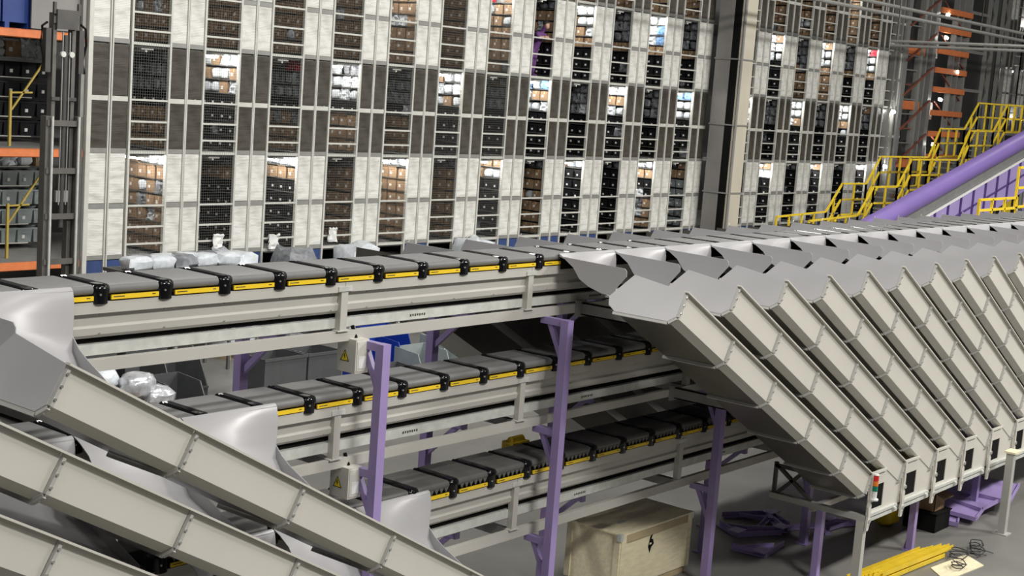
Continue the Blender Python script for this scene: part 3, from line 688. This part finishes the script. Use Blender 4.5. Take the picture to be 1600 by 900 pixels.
for n, (x, y, z, r, s, lab) in enumerate(((18.45, 9.75, FL, .15, .85, 'purple angle bracket lying at the bottom of the heap'), (19.0, 10.55, FL, -.5, .9, 'purple angle bracket lying nearest the crate'),
        (19.75, 10.1, FL+.03, .9, 1.0, 'purple angle bracket resting across the others'), (20.5, 10.75, FL, 2.6, 1.0, 'purple angle bracket lying furthest from the crate'), (20.9, 10.0, FL, -2.6, .8, 'purple angle bracket with its long arm towards the bank post'))):
    bracket(x, y, z, r, s, lab)
m = MB(); m.bar((19.7, 10.3, FL+.05), (21.3, 9.55, FL+.03), .12, .03).bar((19.7, 10.3, FL+.07), (21.3, 9.55, FL+.05), .02, .08); tag(m.build('steel_channel', 'purple'), 'long purple channel lying on the floor behind the bank post', 'beam')
for n, (x, y, z, r, lab) in enumerate(((22.9, 9.0, .02, .35, 'purple sheet panel at the bottom of the stack near the open box'), (23.3, 8.75, .10, .15, 'purple sheet panel lying second in the slanted stack'),
                                      (23.8, 8.7, .17, -.1, 'purple sheet panel lying third in the slanted stack'), (24.3, 8.6, .24, .2, 'topmost purple sheet panel at the right edge'))):
    t = thing('sheet_panel', (x, y, FL+z), lab, 'panel', 'purple sheet panels')
    c, s = math.cos(r), math.sin(r)
    def T(u, v, h): return (x+u*c-v*s, y+u*s+v*c, FL+z+h)
    tilt = .10
    MB().prism([T(-.5, -.42, 0), T(.5, -.42, tilt), T(.5, .42, tilt+.05), T(-.5, .42, .05)], (0, 0, .02)).build('sheet', 'purple', t)
    MB().bar(T(-.5, -.42, .02), T(-.5, .42, .07), .03, .07).build('folded_edge', 'purple', t)
    MB().bar(T(-.45, -.41, .025), T(.5, -.41, tilt+.025), .03, .06).build('folded_edge', 'purple', t)
for n in range(9):
    y0 = 8.02+.085*(n % 5)-(.12 if n > 6 else 0); z0 = FL+.02+(.075 if n >= 5 else 0); xo = .10*((n*3) % 4)
    m = MB(); a = Vector((18.55+xo, y0+.06, z0)); b = Vector((20.75+xo, y0-.08, z0))
    m.bar(a, b, .07, .012); m.bar(a+Vector((0, .032, .03)), b+Vector((0, .032, .03)), .012, .06); m.bar(a+Vector((0, -.032, .03)), b+Vector((0, -.032, .03)), .012, .06)
    tag(m.build('yellow_beam', 'yellow_rail'), '%s yellow steel channel %s of the pile' % (['rear', 'second', 'middle', 'fourth', 'front'][n % 5], 'in the bottom layer' if n < 5 else 'in the upper layer'), 'beam', 'yellow channels piled on the floor')
tag(MB().prism([(19.7, 7.45, FL), (20.9, 7.35, FL), (21.2, 7.75, FL), (20.1, 7.85, FL)], (0, 0, .012)).build('plywood_sheet', 'ply'), 'pale board lying on the floor under the cables', 'board')
for n, (x, y, r, lab) in enumerate(((20.9, 7.75, .16, 'black cable coil beside the yellow beams'), (21.3, 7.62, .13, 'small black cable loop right of the coil'), (20.4, 7.55, .12, 'black cable loop on the pale board'), (21.6, 7.75, .12, 'thin black cable loop furthest to the right'))):
    pts = [(x+math.cos(a*.5)*r*(1+.25*math.sin(a*1.7+n)), y+math.sin(a*.5)*r*.8*(1+.2*math.cos(a*2.3)), FL+.025+.004*a) for a in range(30)]+[(x+.5-.2*n, y-.25+.1*n, FL+.02)]
    tag(MB().tube(pts, .008, 5).build('cable', 'cable'), lab, 'cable', 'loose cables on the floor')
# open cardboard box and yellow bag
t = thing('cardboard_box', (22.15, 8.8, FL+.32), 'open brown cardboard box standing on a black tote behind the bank', 'box')
x, y, z = 21.95, 8.62, FL+.32
m = MB(); m.box(x, x+.4, y, y+.012, z, z+.3).box(x, x+.4, y+.4, y+.412, z, z+.3).box(x, x+.012, y, y+.4, z, z+.3).box(x+.39, x+.4, y, y+.4, z, z+.3).box(x, x+.4, y, y+.4, z, z+.01); m.build('body', 'carton', t)
for p, e in (([(x, y, z+.3), (x+.4, y, z+.3), (x+.4, y-.14, z+.24), (x, y-.14, z+.24)], (0, 0, .006)), ([(x, y, z+.3), (x, y+.4, z+.3), (x-.15, y+.4, z+.36), (x-.15, y, z+.36)], (0, 0, .006)), ([(x, y+.4, z+.3), (x+.4, y+.4, z+.3), (x+.4, y+.5, z+.42), (x, y+.5, z+.42)], (0, 0, .006))):
    MB().prism(p, e).build('flap', 'carton', t)
t = thing('floor_tote', (22.15, 8.8, FL), 'black plastic tote on the floor under the open box', 'tote')
m = MB(); m.box(21.88, 22.45, 8.55, 9.1, FL, FL+.30); m.build('body', 'matte_black', t); B(21.86, 22.47, 8.53, 9.12, FL+.30, FL+.32).build('rim', 'matte_black', t)
tag(put('rubbish_bag', blob_mesh(41, .4, .35, .3).mesh('ybag', 'yellow_rail', smooth=True), None, (21.5, 9.15, FL+.0)), 'crumpled yellow bag on the floor beside the black tote', 'bag')

# ------------------------------------------------------------------ goods on the floor behind the sorter
def open_bin(x, y, z, w_, d_, h_, m_, lab, grp):
    t = thing('picking_bin', (x, y, z), lab, 'bin', grp)
    B(x, x+w_, y+d_-.02, y+d_, z, z+h_).build('wall_panel', m_, t)
    for xx in (x, x+w_-.02): MB().prism([(xx, y, z), (xx, y+d_-.02, z), (xx, y+d_-.02, z+h_), (xx, y+.25*d_, z+h_*.95), (xx, y, z+h_*.5)], (.02, 0, 0)).build('wall_panel', m_, t)
    B(x+.02, x+w_-.02, y, y+.02, z, z+h_*.5).build('wall_panel', m_, t); B(x+.02, x+w_-.02, y+.02, y+d_-.02, z, z+.02).build('bottom', m_, t)
    MB().bar((x, y, z+h_*.5), (x+w_, y, z+h_*.5), .05, .04).build('lip', m_, t)
open_bin(14.9, 20.2, FL, .75, .9, .95, 'bin_grey', 'dark grey open-front bin heaped with parcels', 'open-front bins')
open_bin(15.7, 20.2, FL, .75, .9, .95, 'bin_grey', 'empty dark grey open-front bin beside the heaped one', 'open-front bins')
open_bin(16.4, 21.2, FL, .85, 1.0, 1.1, 'bin_grey', 'tall dark grey open-front bin nearest the truck mast', 'open-front bins')
for n, (x, y, z, s, k, lab) in enumerate(((14.6, 20.0, FL+.8, .7, 'bag_silver', 'large silver plastic parcel on the heaped bin'), (15.0, 19.9, FL+.62, .6, 'bag_silver', 'smaller silver parcel slumped over the bin front'), (14.2, 20.4, FL+.9, .6, 'bag_white', 'white parcel behind the silver ones'))):
    tag(put('parcel', blob_mesh(50+n, s, s*.8, s*.65, .85).mesh('parcel', k, smooth=True), None, (x, y, z)), lab, 'parcel', 'parcels heaped behind the sorter')
for n, (x, y, z, lab) in enumerate(((14.45, 19.8, FL, 'brown carton on the floor at the foot of the parcel heap'), (14.45, 19.8, FL+.30, 'brown carton stacked on another one before the parcels'))):
    o = put('cardboard_box', KINDS['carton'][0][0], None, (x, y, z)); tag(o, lab, 'box', 'cartons among the parcels')
for n, (x, y, w_, m_, lab) in enumerate(((17.6, 20.0, 1.05, 'bin_grey', 'dark grey slab-sided container behind the first electrical box'), (18.7, 20.0, .9, 'bin_grey', 'second dark grey container right of the first'), (15.6, 23.2, 1.0, 'bin_grey', 'dark wheeled container further back'), (16.8, 23.2, 1.0, 'bin_grey', 'dark wheeled container beside it'))):
    t = thing('roll_container', (x, y, FL), lab, 'container', 'dark containers behind the sorter')
    [B(x, x+w_, yy, yy+.03, FL+.14, FL+1.25).build('long_wall', m_, t) for yy in (y, y+.87)]
    [B(xx, xx+.03, y+.03, y+.87, FL+.14, FL+1.25).build('end_wall', m_, t) for xx in (x, x+w_-.03)]
    B(x+.03, x+w_-.03, y+.03, y+.87, FL+.14, FL+.18).build('bottom', m_, t)
    B(x-.02, x+w_+.02, y-.02, y+.0, FL+1.2, FL+1.26).build('rim', m_, t)
    for xx in (x+.12, x+w_-.12):
        for yy in (y+.1, y+.8): MB().tube([(xx-.02, yy, FL+.07), (xx+.02, yy, FL+.07)], .07, 10).build('wheel', 'matte_black', t)
for n, (x, y, w_, h_, m_, lab) in enumerate(((20.7, 20.2, .95, 1.2, 'bin_blue', 'bright blue bin behind the purple post'), (21.8, 21.0, .95, 1.25, 'bin_blue', 'bright blue bin further right behind the sorter'), (21.6, 19.6, .9, 1.05, 'tote_grey', 'grey open bin in front of the blue bins'), (22.8, 20.0, 1.1, 1.15, 'tote_grey', 'wide grey open bin right of the blue bins'), (19.9, 18.8, .95, .95, 'bin_grey', 'dark open bin left of the blue bins'))):
    open_bin(x, y, FL, w_, .9, h_, m_, lab, 'bins behind the sorter')
# packing bench and wrapped goods along the rack foot
t = thing('packing_bench', (18.6, 24.6, FL), 'long low bench piled with grey bags before the first aisles', 'bench')
B(17.6, 20.4, 24.2, 25.2, FL+2.23, FL+2.30).build('top', 'shelf_dark', t)
for x in (17.7, 20.3):
    for y in (24.3, 25.1): B(x-.03, x+.03, y-.03, y+.03, FL, FL+2.23).build('leg', 'shelf_dark', t)
for n in range(9):
    o = put('plastic_bag', blob_mesh(60+n, .62, .5, .3).mesh('bag', 'bag_grey' if n % 3 == 1 else 'bag_white', smooth=True), None, (17.65+n*.29, 24.3+.2*(n % 2), FL+2.30))
    tag(o, '%s crumpled bag from the left on the packing bench' % ORD[n], 'bag', 'crumpled bags on the packing bench')
for n, (x, m_, nm) in enumerate(((20.85, 'bag_white', 'white'), (22.7, 'bag_grey', 'grey'), (24.8, 'bag_white', 'white'), (29.3, 'bag_white', 'white'))):
    t = thing('wrapped_pallet', (x+.45, 25.5, FL), '%s film-wrapped pallet at the foot of the %s aisle' % (nm, ['second', 'third', 'fourth', 'sixth'][n]), 'pallet', 'wrapped pallets at the rack foot')
    for q in range(3): B(x+.05+q*.38, x+.15+q*.38, 25.05, 25.95, FL, FL+.14).build('runner', 'ply_edge', t)
    put('wrapped_load', blob_mesh(80+n, .95, .9, 2.3, .35).mesh('load', m_, smooth=True), t, (-.45, -.45, .14))
for n, (x, z) in enumerate(((21.35, -4.1), (23.05, -4.15), (25.0, -4.05))):
    t = thing('rag_bundle', (x, WY-.06, z), 'pale rag hung on the lowest rail of the %s aisle' % ['second', 'third', 'fourth'][n], 'rag', 'rags on the aisle rails')
    put('cloth', garment_mesh(90+n).mesh('rag', 'paper', smooth=True), t, (-.15, .02, -.1), -math.pi/2).scale = (.9, .95, 1.15)

# ------------------------------------------------------------------ left mezzanine with orange beams
t = thing('mezzanine_rack', (13.5, WY, FL), 'open mezzanine with orange edge beams left of the rack wall', 'rack')
for z in (-4.27, -1.93, .47):
    B(11.0, 17.7, WY, 31.5, z-.05, z).build('deck', 'deck', t)
    m = MB(); m.prism([(11.0, WY-.06, z-.02), (11.0, WY-.06, z-.16), (11.0, WY-.02, z-.18), (11.0, WY, z-.18), (11.0, WY, z)], (6.66, 0, 0)); m.build('edge_beam', 'orange', t)
for x in (13.2, 15.45, 17.62):
    B(x, x+.08, WY+.02, WY+.10, FL, 3.2).build('upright', 'rack_grey', t)
for x in (14.3, 16.55): B(x, x+.06, 28.0, 28.06, FL, 3.2).build('upright', 'rack_white', t)
for k, zb in enumerate((-4.27, -1.93, .47)):
    for r in range(5): B(13.0, 17.6, 28.0, 28.5, zb+.12+r*.42, zb+.14+r*.42).build('shelf', 'rack_white', t)
    if k == 2: B(16.5, 17.72, WY+.14, WY+.18, .5, 4).build('infill_panel', 'pillar_side', t)
    if k == 0: B(11, 17.7, 31.4, 31.5, FL, 4).build('back_sheet', 'back_wall', t)
for k, (zb, kind) in enumerate(((-4.27, 'gtote'), (-1.93, 'tote'), (.47, 'tote'))):
    for r in range(5):
        for j in range(7):
            kk = kind if r < 4 else random.choice(['carton', 'wbag', 'wbag'])
            if k == 2 and r > 1: continue
            me = random.choice(KINDS[kk][0]); o = put(KINDS[kk][1], me, None, (17.5-j*.385, 28.0, zb+.15+r*.50), -math.pi/2)
            o.location = (15.75+j*.39, 28.0, zb+.142+r*.42); o.rotation_euler = (0, 0, math.pi/2); o.scale = (1.2, 1.22, 1.3)
            tag(o, '%s on the %s shelf of the %s open mezzanine deck, %s from left' % (KINDS[kk][2], ['bottom', 'second', 'third', 'fourth', 'highest'][r], ['lower', 'middle', 'upper'][k], ORD[j]), KINDS[kk][3], 'goods on the open mezzanine')
for n, (x, zb) in enumerate(((15.2, .47), (15.95, .47))):
    t = thing('pallet_bin', (x, WY+.5, zb), '%s deep blue pallet bin on the upper mezzanine deck' % ['left', 'right'][n], 'bin', 'blue pallet bins')
    B(x, x+.7, WY+.3, WY+1.0, zb+.12, zb+.95).build('body', 'tote_blue', t); B(x-.02, x+.72, WY+.28, WY+1.02, zb+.95, zb+1.0).build('rim', 'tote_blue', t)
    for xx in (x+.05, x+.55): B(xx, xx+.1, WY+.3, WY+1.0, zb, zb+.12).build('runner', 'tote_blue', t)
for n, zb in enumerate((-4.27, -1.93)):
    t = thing('safety_gate', (16.3, WY+.6, zb), 'yellow safety gate on the %s open mezzanine deck' % ['lower', 'middle'][n], 'gate', 'yellow safety gates')
    m = MB(); m.bar((16.35, WY+.6, zb), (16.35, WY+.6, zb+1.15), .05); m.build('post', 'gate_yellow', t)
    MB().bar((16.35, WY+.6, zb+1.1), (16.85, WY+.6, zb+1.12), .035).build('handrail', 'gate_yellow', t)
    MB().bar((16.38, WY+.6, zb+.75), (17.1, WY+.6, zb+1.75), .035).build('swing_arm', 'gate_yellow', t)

# ------------------------------------------------------------------ lift truck mast
t = thing('lift_truck', (14.45, 22.0, FL), 'tall dark steel lift truck mast standing before the open mezzanine', 'truck')
def mb(*a): return B(*a)
for x in (14.08, 14.70): mb(x, x+.12, 21.95, 22.12, FL+.1, -1.05).build('mast_rail', 'mast_steel', t)
for x in (14.22, 14.60): mb(x, x+.07, 22.02, 22.16, FL+.4, .72).build('mast_rail', 'mast_steel', t)
for z in (-1.12, -1.95, -2.75, -3.55, -4.6): mb(14.10, 14.79, 21.93, 21.97, z-.10, z).build('cross_member', 'mast_steel', t)
for z in (-.72, .60, .66): mb(14.20, 14.69, 21.98, 22.02, z-.06, z).build('cross_member', 'dark_steel', t)
for x in (14.18, 14.71): MB().tube([(x, 21.90, FL+.3), (x, 21.90, -1.05)], .022, 8).build('lift_cylinder', 'galv', t, True)
MB().tube([(14.45, 22.0, -3.0), (14.45, 22.0, .35)], .05, 10).build('lift_cylinder', 'dark_steel', t, True)
for x in (14.38, 14.52): mb(x-.008, x+.008, 21.96, 21.985, -2.6, .4).build('lift_chain', 'grey_steel', t)
for x in (14.38, 14.55): MB().tube([(x, 21.93, .02), (x, 21.98, .02)], .05, 12).build('chain_pulley', 'galv', t, True)
for s, x in ((-1, 14.12), (1, 14.78)):
    MB().tube([(x, 22.05, .55), (x+s*.10, 22.05, .48), (x+s*.12, 22.05, .2), (x+s*.05, 22.05, -.1), (x+s*.10, 22.05, -.3)], .022, 8).build('hose', 'matte_black', t, True)
    mb(x-.05, x+.05, 22.0, 22.12, -.3, .45).build('hose_guard', 'dark_steel', t)
mb(14.25, 14.66, 21.95, 22.05, .45, .78).build('mast_head', 'dark_steel', t)
for x in (14.2, 14.68): mb(x, x+.05, 21.98, 22.03, .7, .9).build('mast_horn', 'dark_steel', t)
mb(14.33, 14.57, 21.97, 22.05, -2.55, -2.35).build('carriage_plate', 'grey_steel', t)
mb(13.95, 14.95, 22.2, 23.6, FL+.12, FL+1.0).build('chassis', 'dark_steel', t)
for x in (14.0, 14.9):
    for y in (21.4, 23.3): MB().tube([(x-.06, y, FL+.15), (x+.06, y, FL+.15)], .15, 14).build('wheel', 'matte_black', t, True)
for x in (14.0, 14.9): mb(x-.06, x+.06, 21.2, 22.2, FL+.1, FL+.25).build('support_leg', 'dark_steel', t)

# ------------------------------------------------------------------ concrete pillar in front of the rack wall
t = thing('building_pillar', (42.6, 25.5, FL), 'tall beige concrete pillar with grey side standing before the racks', 'pillar')
B(42.15, 43.05, 25.0, 25.9, FL, 8).build('shaft', 'pillar_paint', t)
B(42.10, 42.15, 25.05, 25.32, FL, 8).build('black_strip', 'matte_black', t)
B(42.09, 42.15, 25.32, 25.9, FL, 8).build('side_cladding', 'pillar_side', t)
MB().tube([(42.2, 24.95, FL), (42.2, 24.95, 8)], .05, 8).build('conduit', 'pillar_side', t)
for z in (-5.2, -3.0, -.7, 1.5, 3.6): B(42.05, 43.08, 24.97, 25.93, z, z+.05).build('clamp_band', 'pillar_side', t)

# ------------------------------------------------------------------ steel tower and racks at the far right
t = thing('lift_shaft_frame', (59, WY, FL), 'dark steel tower with orange beams and red braces past the rack wall', 'tower')
for x, w_, m_ in ((56.5, .14, 'rack_grey'), (56.9, .12, 'rack_grey'), (57.35, .36, 'grey_steel'), (59.0, .25, 'rack_grey'), (59.6, .12, 'rack_grey'), (60.2, .35, 'grey_steel'), (62.5, .12, 'grey_steel'), (63.1, .14, 'grey_steel'), (63.85, .2, 'rack_grey')):
    B(x, x+w_, WY-.1, WY+.15, FL, 7.2).build('column', m_, t)
for z in (-1.63, -.61, .31, 1.33, 2.17, 3.0, 3.94, 4.76): B(60.6, 63.95, WY-.2, WY-.1, z-.12, z+.12).build('orange_beam', 'orange', t)
for z in (-1.94, .54, 2.87): B(57.7, 59.5, WY-.05, WY+.05, z-.18, z+.18).build('orange_beam', 'orange', t)
for n in range(6):
    z = -3.4+n*1.45; MB().bar((57.6, WY-.15, z), (60.3, WY-.15, z+1.3), .07).build('red_brace', 'rust', t)
    MB().bar((61.0, WY-.05, z+1.3), (63.8, WY-.05, z), .06).build('red_brace', 'rust', t)
for n in range(16):
    z = -4.2+n*.62; B(57.7, 59.1, WY-.02, WY+.03, z, z+.05).build('rung', 'rack_grey' if n % 3 else 'rust', t)
B(56.3, 64.0, WY+1.4, WY+1.5, FL, 7.2).build('back_sheet', 'shelf_dark', t)
for n, (x, z) in enumerate(((61.2, -1.1), (61.4, .9), (61.3, 3.6), (61.2, 4.6), (56.7, .2), (56.5, -2.1), (62.9, 2.2))):
    t2 = thing('work_lamp', (x, WY-.2, z), '%s bright work lamp from the left of the tower, %s' % (ORD[n], ['low', 'mid-height', 'high', 'highest', 'on the outer column', 'low on the outer column', 'right of the orange beams'][n]), 'lamp', 'work lamps at the tower')
    put('lens', blob_mesh(120+n, .22, .08, .12, .8).mesh('lens', 'aisle_lamp', smooth=True), t2, (-.11, -.04, -.06)); B(x-.15, x+.15, WY-.14, WY-.1, z-.05, z+.1).build('housing', 'grey_steel', t2)
    if n < 4: B(x-.3, x+.35, WY+.3, WY+.5, z-.9, z-.15).build('lit_goods', 'paper', t2)
t = thing('dark_partition', (65, WY, FL), 'dark panelled partition between the orange tower and lattice columns', 'partition')
for n in range(7):
    z = -5.6+n*1.75; B(64.1, 66.2, WY, WY+.1, z+.12, z+1.72).build('panel', 'partition', t); B(64.1, 66.3, WY-.08, WY+.02, z-.02, z+.12).build('rail', 'rack_grey', t)
for n, x in enumerate((66.5, 68.2)):
    t = thing('lattice_column', (x, WY, FL), '%s grey lattice column right of the dark partition' % ['left', 'right'][n], 'column', 'lattice columns')
    for xx in (x-.35, x+.35): B(xx-.07, xx+.07, WY-.15, WY, FL, 7.2).build('chord', 'rack_grey', t)
    for q in range(14):
        z = -5.8+q*.9; s = 1 if q % 2 else -1
        MB().bar((x-.3*s, WY-.08, z), (x+.3*s, WY-.08, z+.9), .06).build('lacing', 'rack_grey', t)
    B(x-.3, x+.3, WY+.05, WY+.08, FL, 7.2).build('back_plate', 'panel_dark' if n else 'shelf_dark', t)
for n, x in enumerate((69.0, 71.0, 73.0, 75.0)):
    t = thing('storage_rack', (x, WY, FL), '%s pale rack bay beyond the lattice columns' % ORD[n], 'rack', 'far rack bays')
    for k in range(1, 6):
        z = -4.27+(k-1)*2.33
        for c in range(2): B(x+c*.5, x+c*.5+.42, WY, WY+.03, z+.05, z+1.1).build('panel', 'panel_white' if k != 2 and k != 4 else 'panel_dark', t); B(x+c*.5, x+c*.5+.42, WY, WY+.03, z+1.2, z+2.3).build('panel', 'panel_white' if k != 2 and k != 4 else 'panel_dark', t)
        for q in (.2, .65, 1.12): B(x+1.0, x+1.95, WY, WY+.03, z+q, z+q+.05).build('guard_rail', 'rack_grey', t)
    for xx in (x-.06, x+.44, x+.94, x+1.94): B(xx, xx+.05, WY-.03, WY+.03, FL, 7.2).build('post', 'rack_grey', t)
    B(x+1.0, x+1.95, WY+.6, WY+.7, FL, 7.2).build('back_sheet', 'shelf_dark', t)
    for k in range(3):
        if (k+n) % 2: B(x+1.1, x+1.6, WY+.3, WY+.5, -4.27+2.33*(k+2)-.75, -4.27+2.33*(k+2)-.12).build('lit_goods', 'paper', t); B(x+1.0, x+1.7, WY+.2, WY+.26, -4.27+2.33*(k+2)-.12, -4.27+2.33*(k+2)-.05).build('lamp', 'aisle_lamp', t)
# overhead runway pipes
for n, (z, y) in enumerate(((3.49, 22.0), (3.78, 22.0))):
    t = thing('overhead_pipe', (50, y, z), '%s grey pipe running along the hall above the right-hand racks' % ['lower', 'upper'][n], 'pipe', 'overhead pipes')
    MB().tube([(36, y, z), (76, y, z)], .065, 8).build('pipe', 'rack_grey', t, True)
    for q in range(5): MB().tube([(38+q*8.5, y, z), (38+q*8.5, y, 9)], .02, 6).build('hanger_rod', 'rack_grey', t)
for n, z in enumerate((2.47, 2.33)):
    t = thing('cross_pipe', (45, 18, z), '%s grey pipe crossing the hall at the far right' % ['upper', 'lower'][n], 'pipe', 'overhead pipes')
    MB().tube([(45, 12, z), (45, 21, z)], .05, 8).build('pipe', 'rack_grey', t, True)
    for q in (13, 20.8): MB().tube([(45, q, z), (45, q, 9)], .018, 6).build('hanger_rod', 'rack_grey', t)

# ------------------------------------------------------------------ purple incline conveyor and yellow stairs
t = thing('incline_conveyor', (44, 18, FL), 'purple incline conveyor climbing to the right behind the sorter', 'conveyor')
sl = (-.25+2.96)/(49.91-38.47); a = Vector((33.0, 18, -2.88-5.47*sl)); b = Vector((60, 18, -.17+10.09*sl)); dd = (b-a)
u = Vector((0, 0, 1))
prof = [(0, .0)]+[(-.30*math.sin(math.pi*k/10), .0-.29+.29*math.cos(math.pi*k/10)) for k in range(1, 10)]+[(0, -.58), (.08, -.58), (.08, 0)]
MB().prism([a+Vector((0, y, z)) for y, z in prof], dd).build('side_guard', 'purple_tube', t, True)
MB().prism([a+Vector((0, y, z)) for y, z in ((.02, -.58), (-.12, -.60), (-.12, -.88), (.02, -.92))], dd).build('belt_bed', 'grey_steel', t)
MB().prism([a+Vector((0, y, z)) for y, z in ((-.14, -.88), (-.18, -.88), (-.18, -.96), (-.14, -.96))], dd).build('edge_strip', 'paper', t)
n = 0; x = 36.0
while x < 58:
    p = a+dd*((x-a.x)/dd.x); q = a+dd*((x+.92-a.x)/dd.x)
    dz = Vector((0, -.06, -.96)); low = 1.25
    MB().prism([p+dz, q+dz, q+dz-u*low, p+dz-u*low], (0, .04, 0)).build('skirt_panel', 'purple_light', t)
    MB().bar(p+dz+Vector((-.03, -.03, 0)), p+dz+Vector((-.03, -.03, -low)), .06, .06).build('skirt_rib', 'purple_dark', t)
    x += .98
p = a+Vector((0, -.1, -1.55)); MB().bar(p, p+dd, .04, .05).build('skirt_rail', 'purple_dark', t)
for x in (40, 46, 52):
    p = a+dd*((x-a.x)/dd.x); B(x-.08, x+.08, 18.3, 18.46, FL, p.z-1.2).build('leg', 'purple', t)

def railing(t, pts, y, h=1.05, gap=.75, vert=True):
    for A_, B_ in zip(pts[:-1], pts[1:]):
        A3 = Vector((A_[0], y, A_[1])); B3 = Vector((B_[0], y, B_[1])); L = (B3-A3).length; n_ = max(1, round(L/gap))
        for hh in (0, -h*.5, -h*.97): MB().bar(A3+Vector((0, 0, hh)), B3+Vector((0, 0, hh)), .055).build('rail', 'yellow_rail', t)
        for q in range(n_+1):
            p_ = A3.lerp(B3, q/n_); MB().bar(p_, p_-Vector((0, 0, h)), .055).build('baluster', 'yellow_rail', t)
STAIR = [(38.6, -3.25), (41.8, -3.16), (42.75, -2.26), (44.5, -2.27), (45.4, -1.36), (49.3, -1.34), (50.1, -.30), (52.3, -.26), (53.4, .75), (58, .8)]
for n, yy in enumerate((20.0, 21.1)):
    t = thing('stair_railing', (48, yy, FL), '%s yellow railing stepping up beside the purple incline conveyor' % ['near', 'far'][n], 'railing', 'yellow stair railings')
    railing(t, [(x, z) for x, z in STAIR], yy)
t = thing('stair_platform', (48, 20.5, FL), 'grey stepped walkway between the two yellow railings', 'stairs')
for (xa, za), (xb, zb) in zip(STAIR[:-1], STAIR[1:]):
    if abs(zb-za) < .2: B(xa, xb, 20.0, 21.1, za-1.13, za-1.06).build('landing', 'deck', t)
    else:
        for q in range(5): f = (q+.5)/5; B(xa+(xb-xa)*f-.1, xa+(xb-xa)*f+.12, 20.0, 21.1, za+(zb-za)*f-1.1, za+(zb-za)*f-1.06).build('tread', 'deck', t)
for x in (39, 43.6, 47, 51, 56):
    zz = [z for (xx, z) in STAIR if xx <= x][-1]; B(x-.08, x+.08, 20.4, 20.56, FL, zz-1.1).build('leg', 'yellow_rail', t)
t = thing('guard_railing', (32, 12.6, FL), 'yellow railing in front of the purple skirt at the right edge', 'railing')
railing(t, [(32.6, -1.76), (35.0, -1.74)], 12.6, .5); railing(t, [(34.9, -1.0), (37, -.96)], 12.6, 1.0)
for x in (32.6, 36.9): MB().bar((x, 12.6, FL), (x, 12.6, -1.8), .06).build('leg', 'yellow_rail', t)

# ------------------------------------------------------------------ high-bay lamp fixtures (above the frame; the last is added for the far racks)
for n, (x, y) in enumerate(LAMPS):
    LZ = LAMP_Z[int(y)]
    t = thing('high_bay_lamp', (x, y, LZ), 'unseen high bay lamp above the hall, %s row from the viewer, %s along' % (ORD[n//4], ORD[n % 4]), 'lamp', 'high bay lamps')
    tilt = math.radians(14 if 0 < y < 10 else (45 if y < 0 else 0))
    o = B(-2.6, 2.6, -.8, .8, 0, .1).build('housing', 'rack_grey', t); o.rotation_euler = (tilt, 0, 0); o.location = (0, 0, 0)
    o.data.transform(Matrix.Translation((x, y, LZ)))
    MB().tube([(x, y, LZ+.1), (x, y, 12)], .02, 6).build('rod', 'rack_grey', t)

# lift everything so that the hall floor is at z = 0
for o in list(COL.objects):
    if o.parent is None and o.type in {'MESH', 'EMPTY'}: o.location.z += H
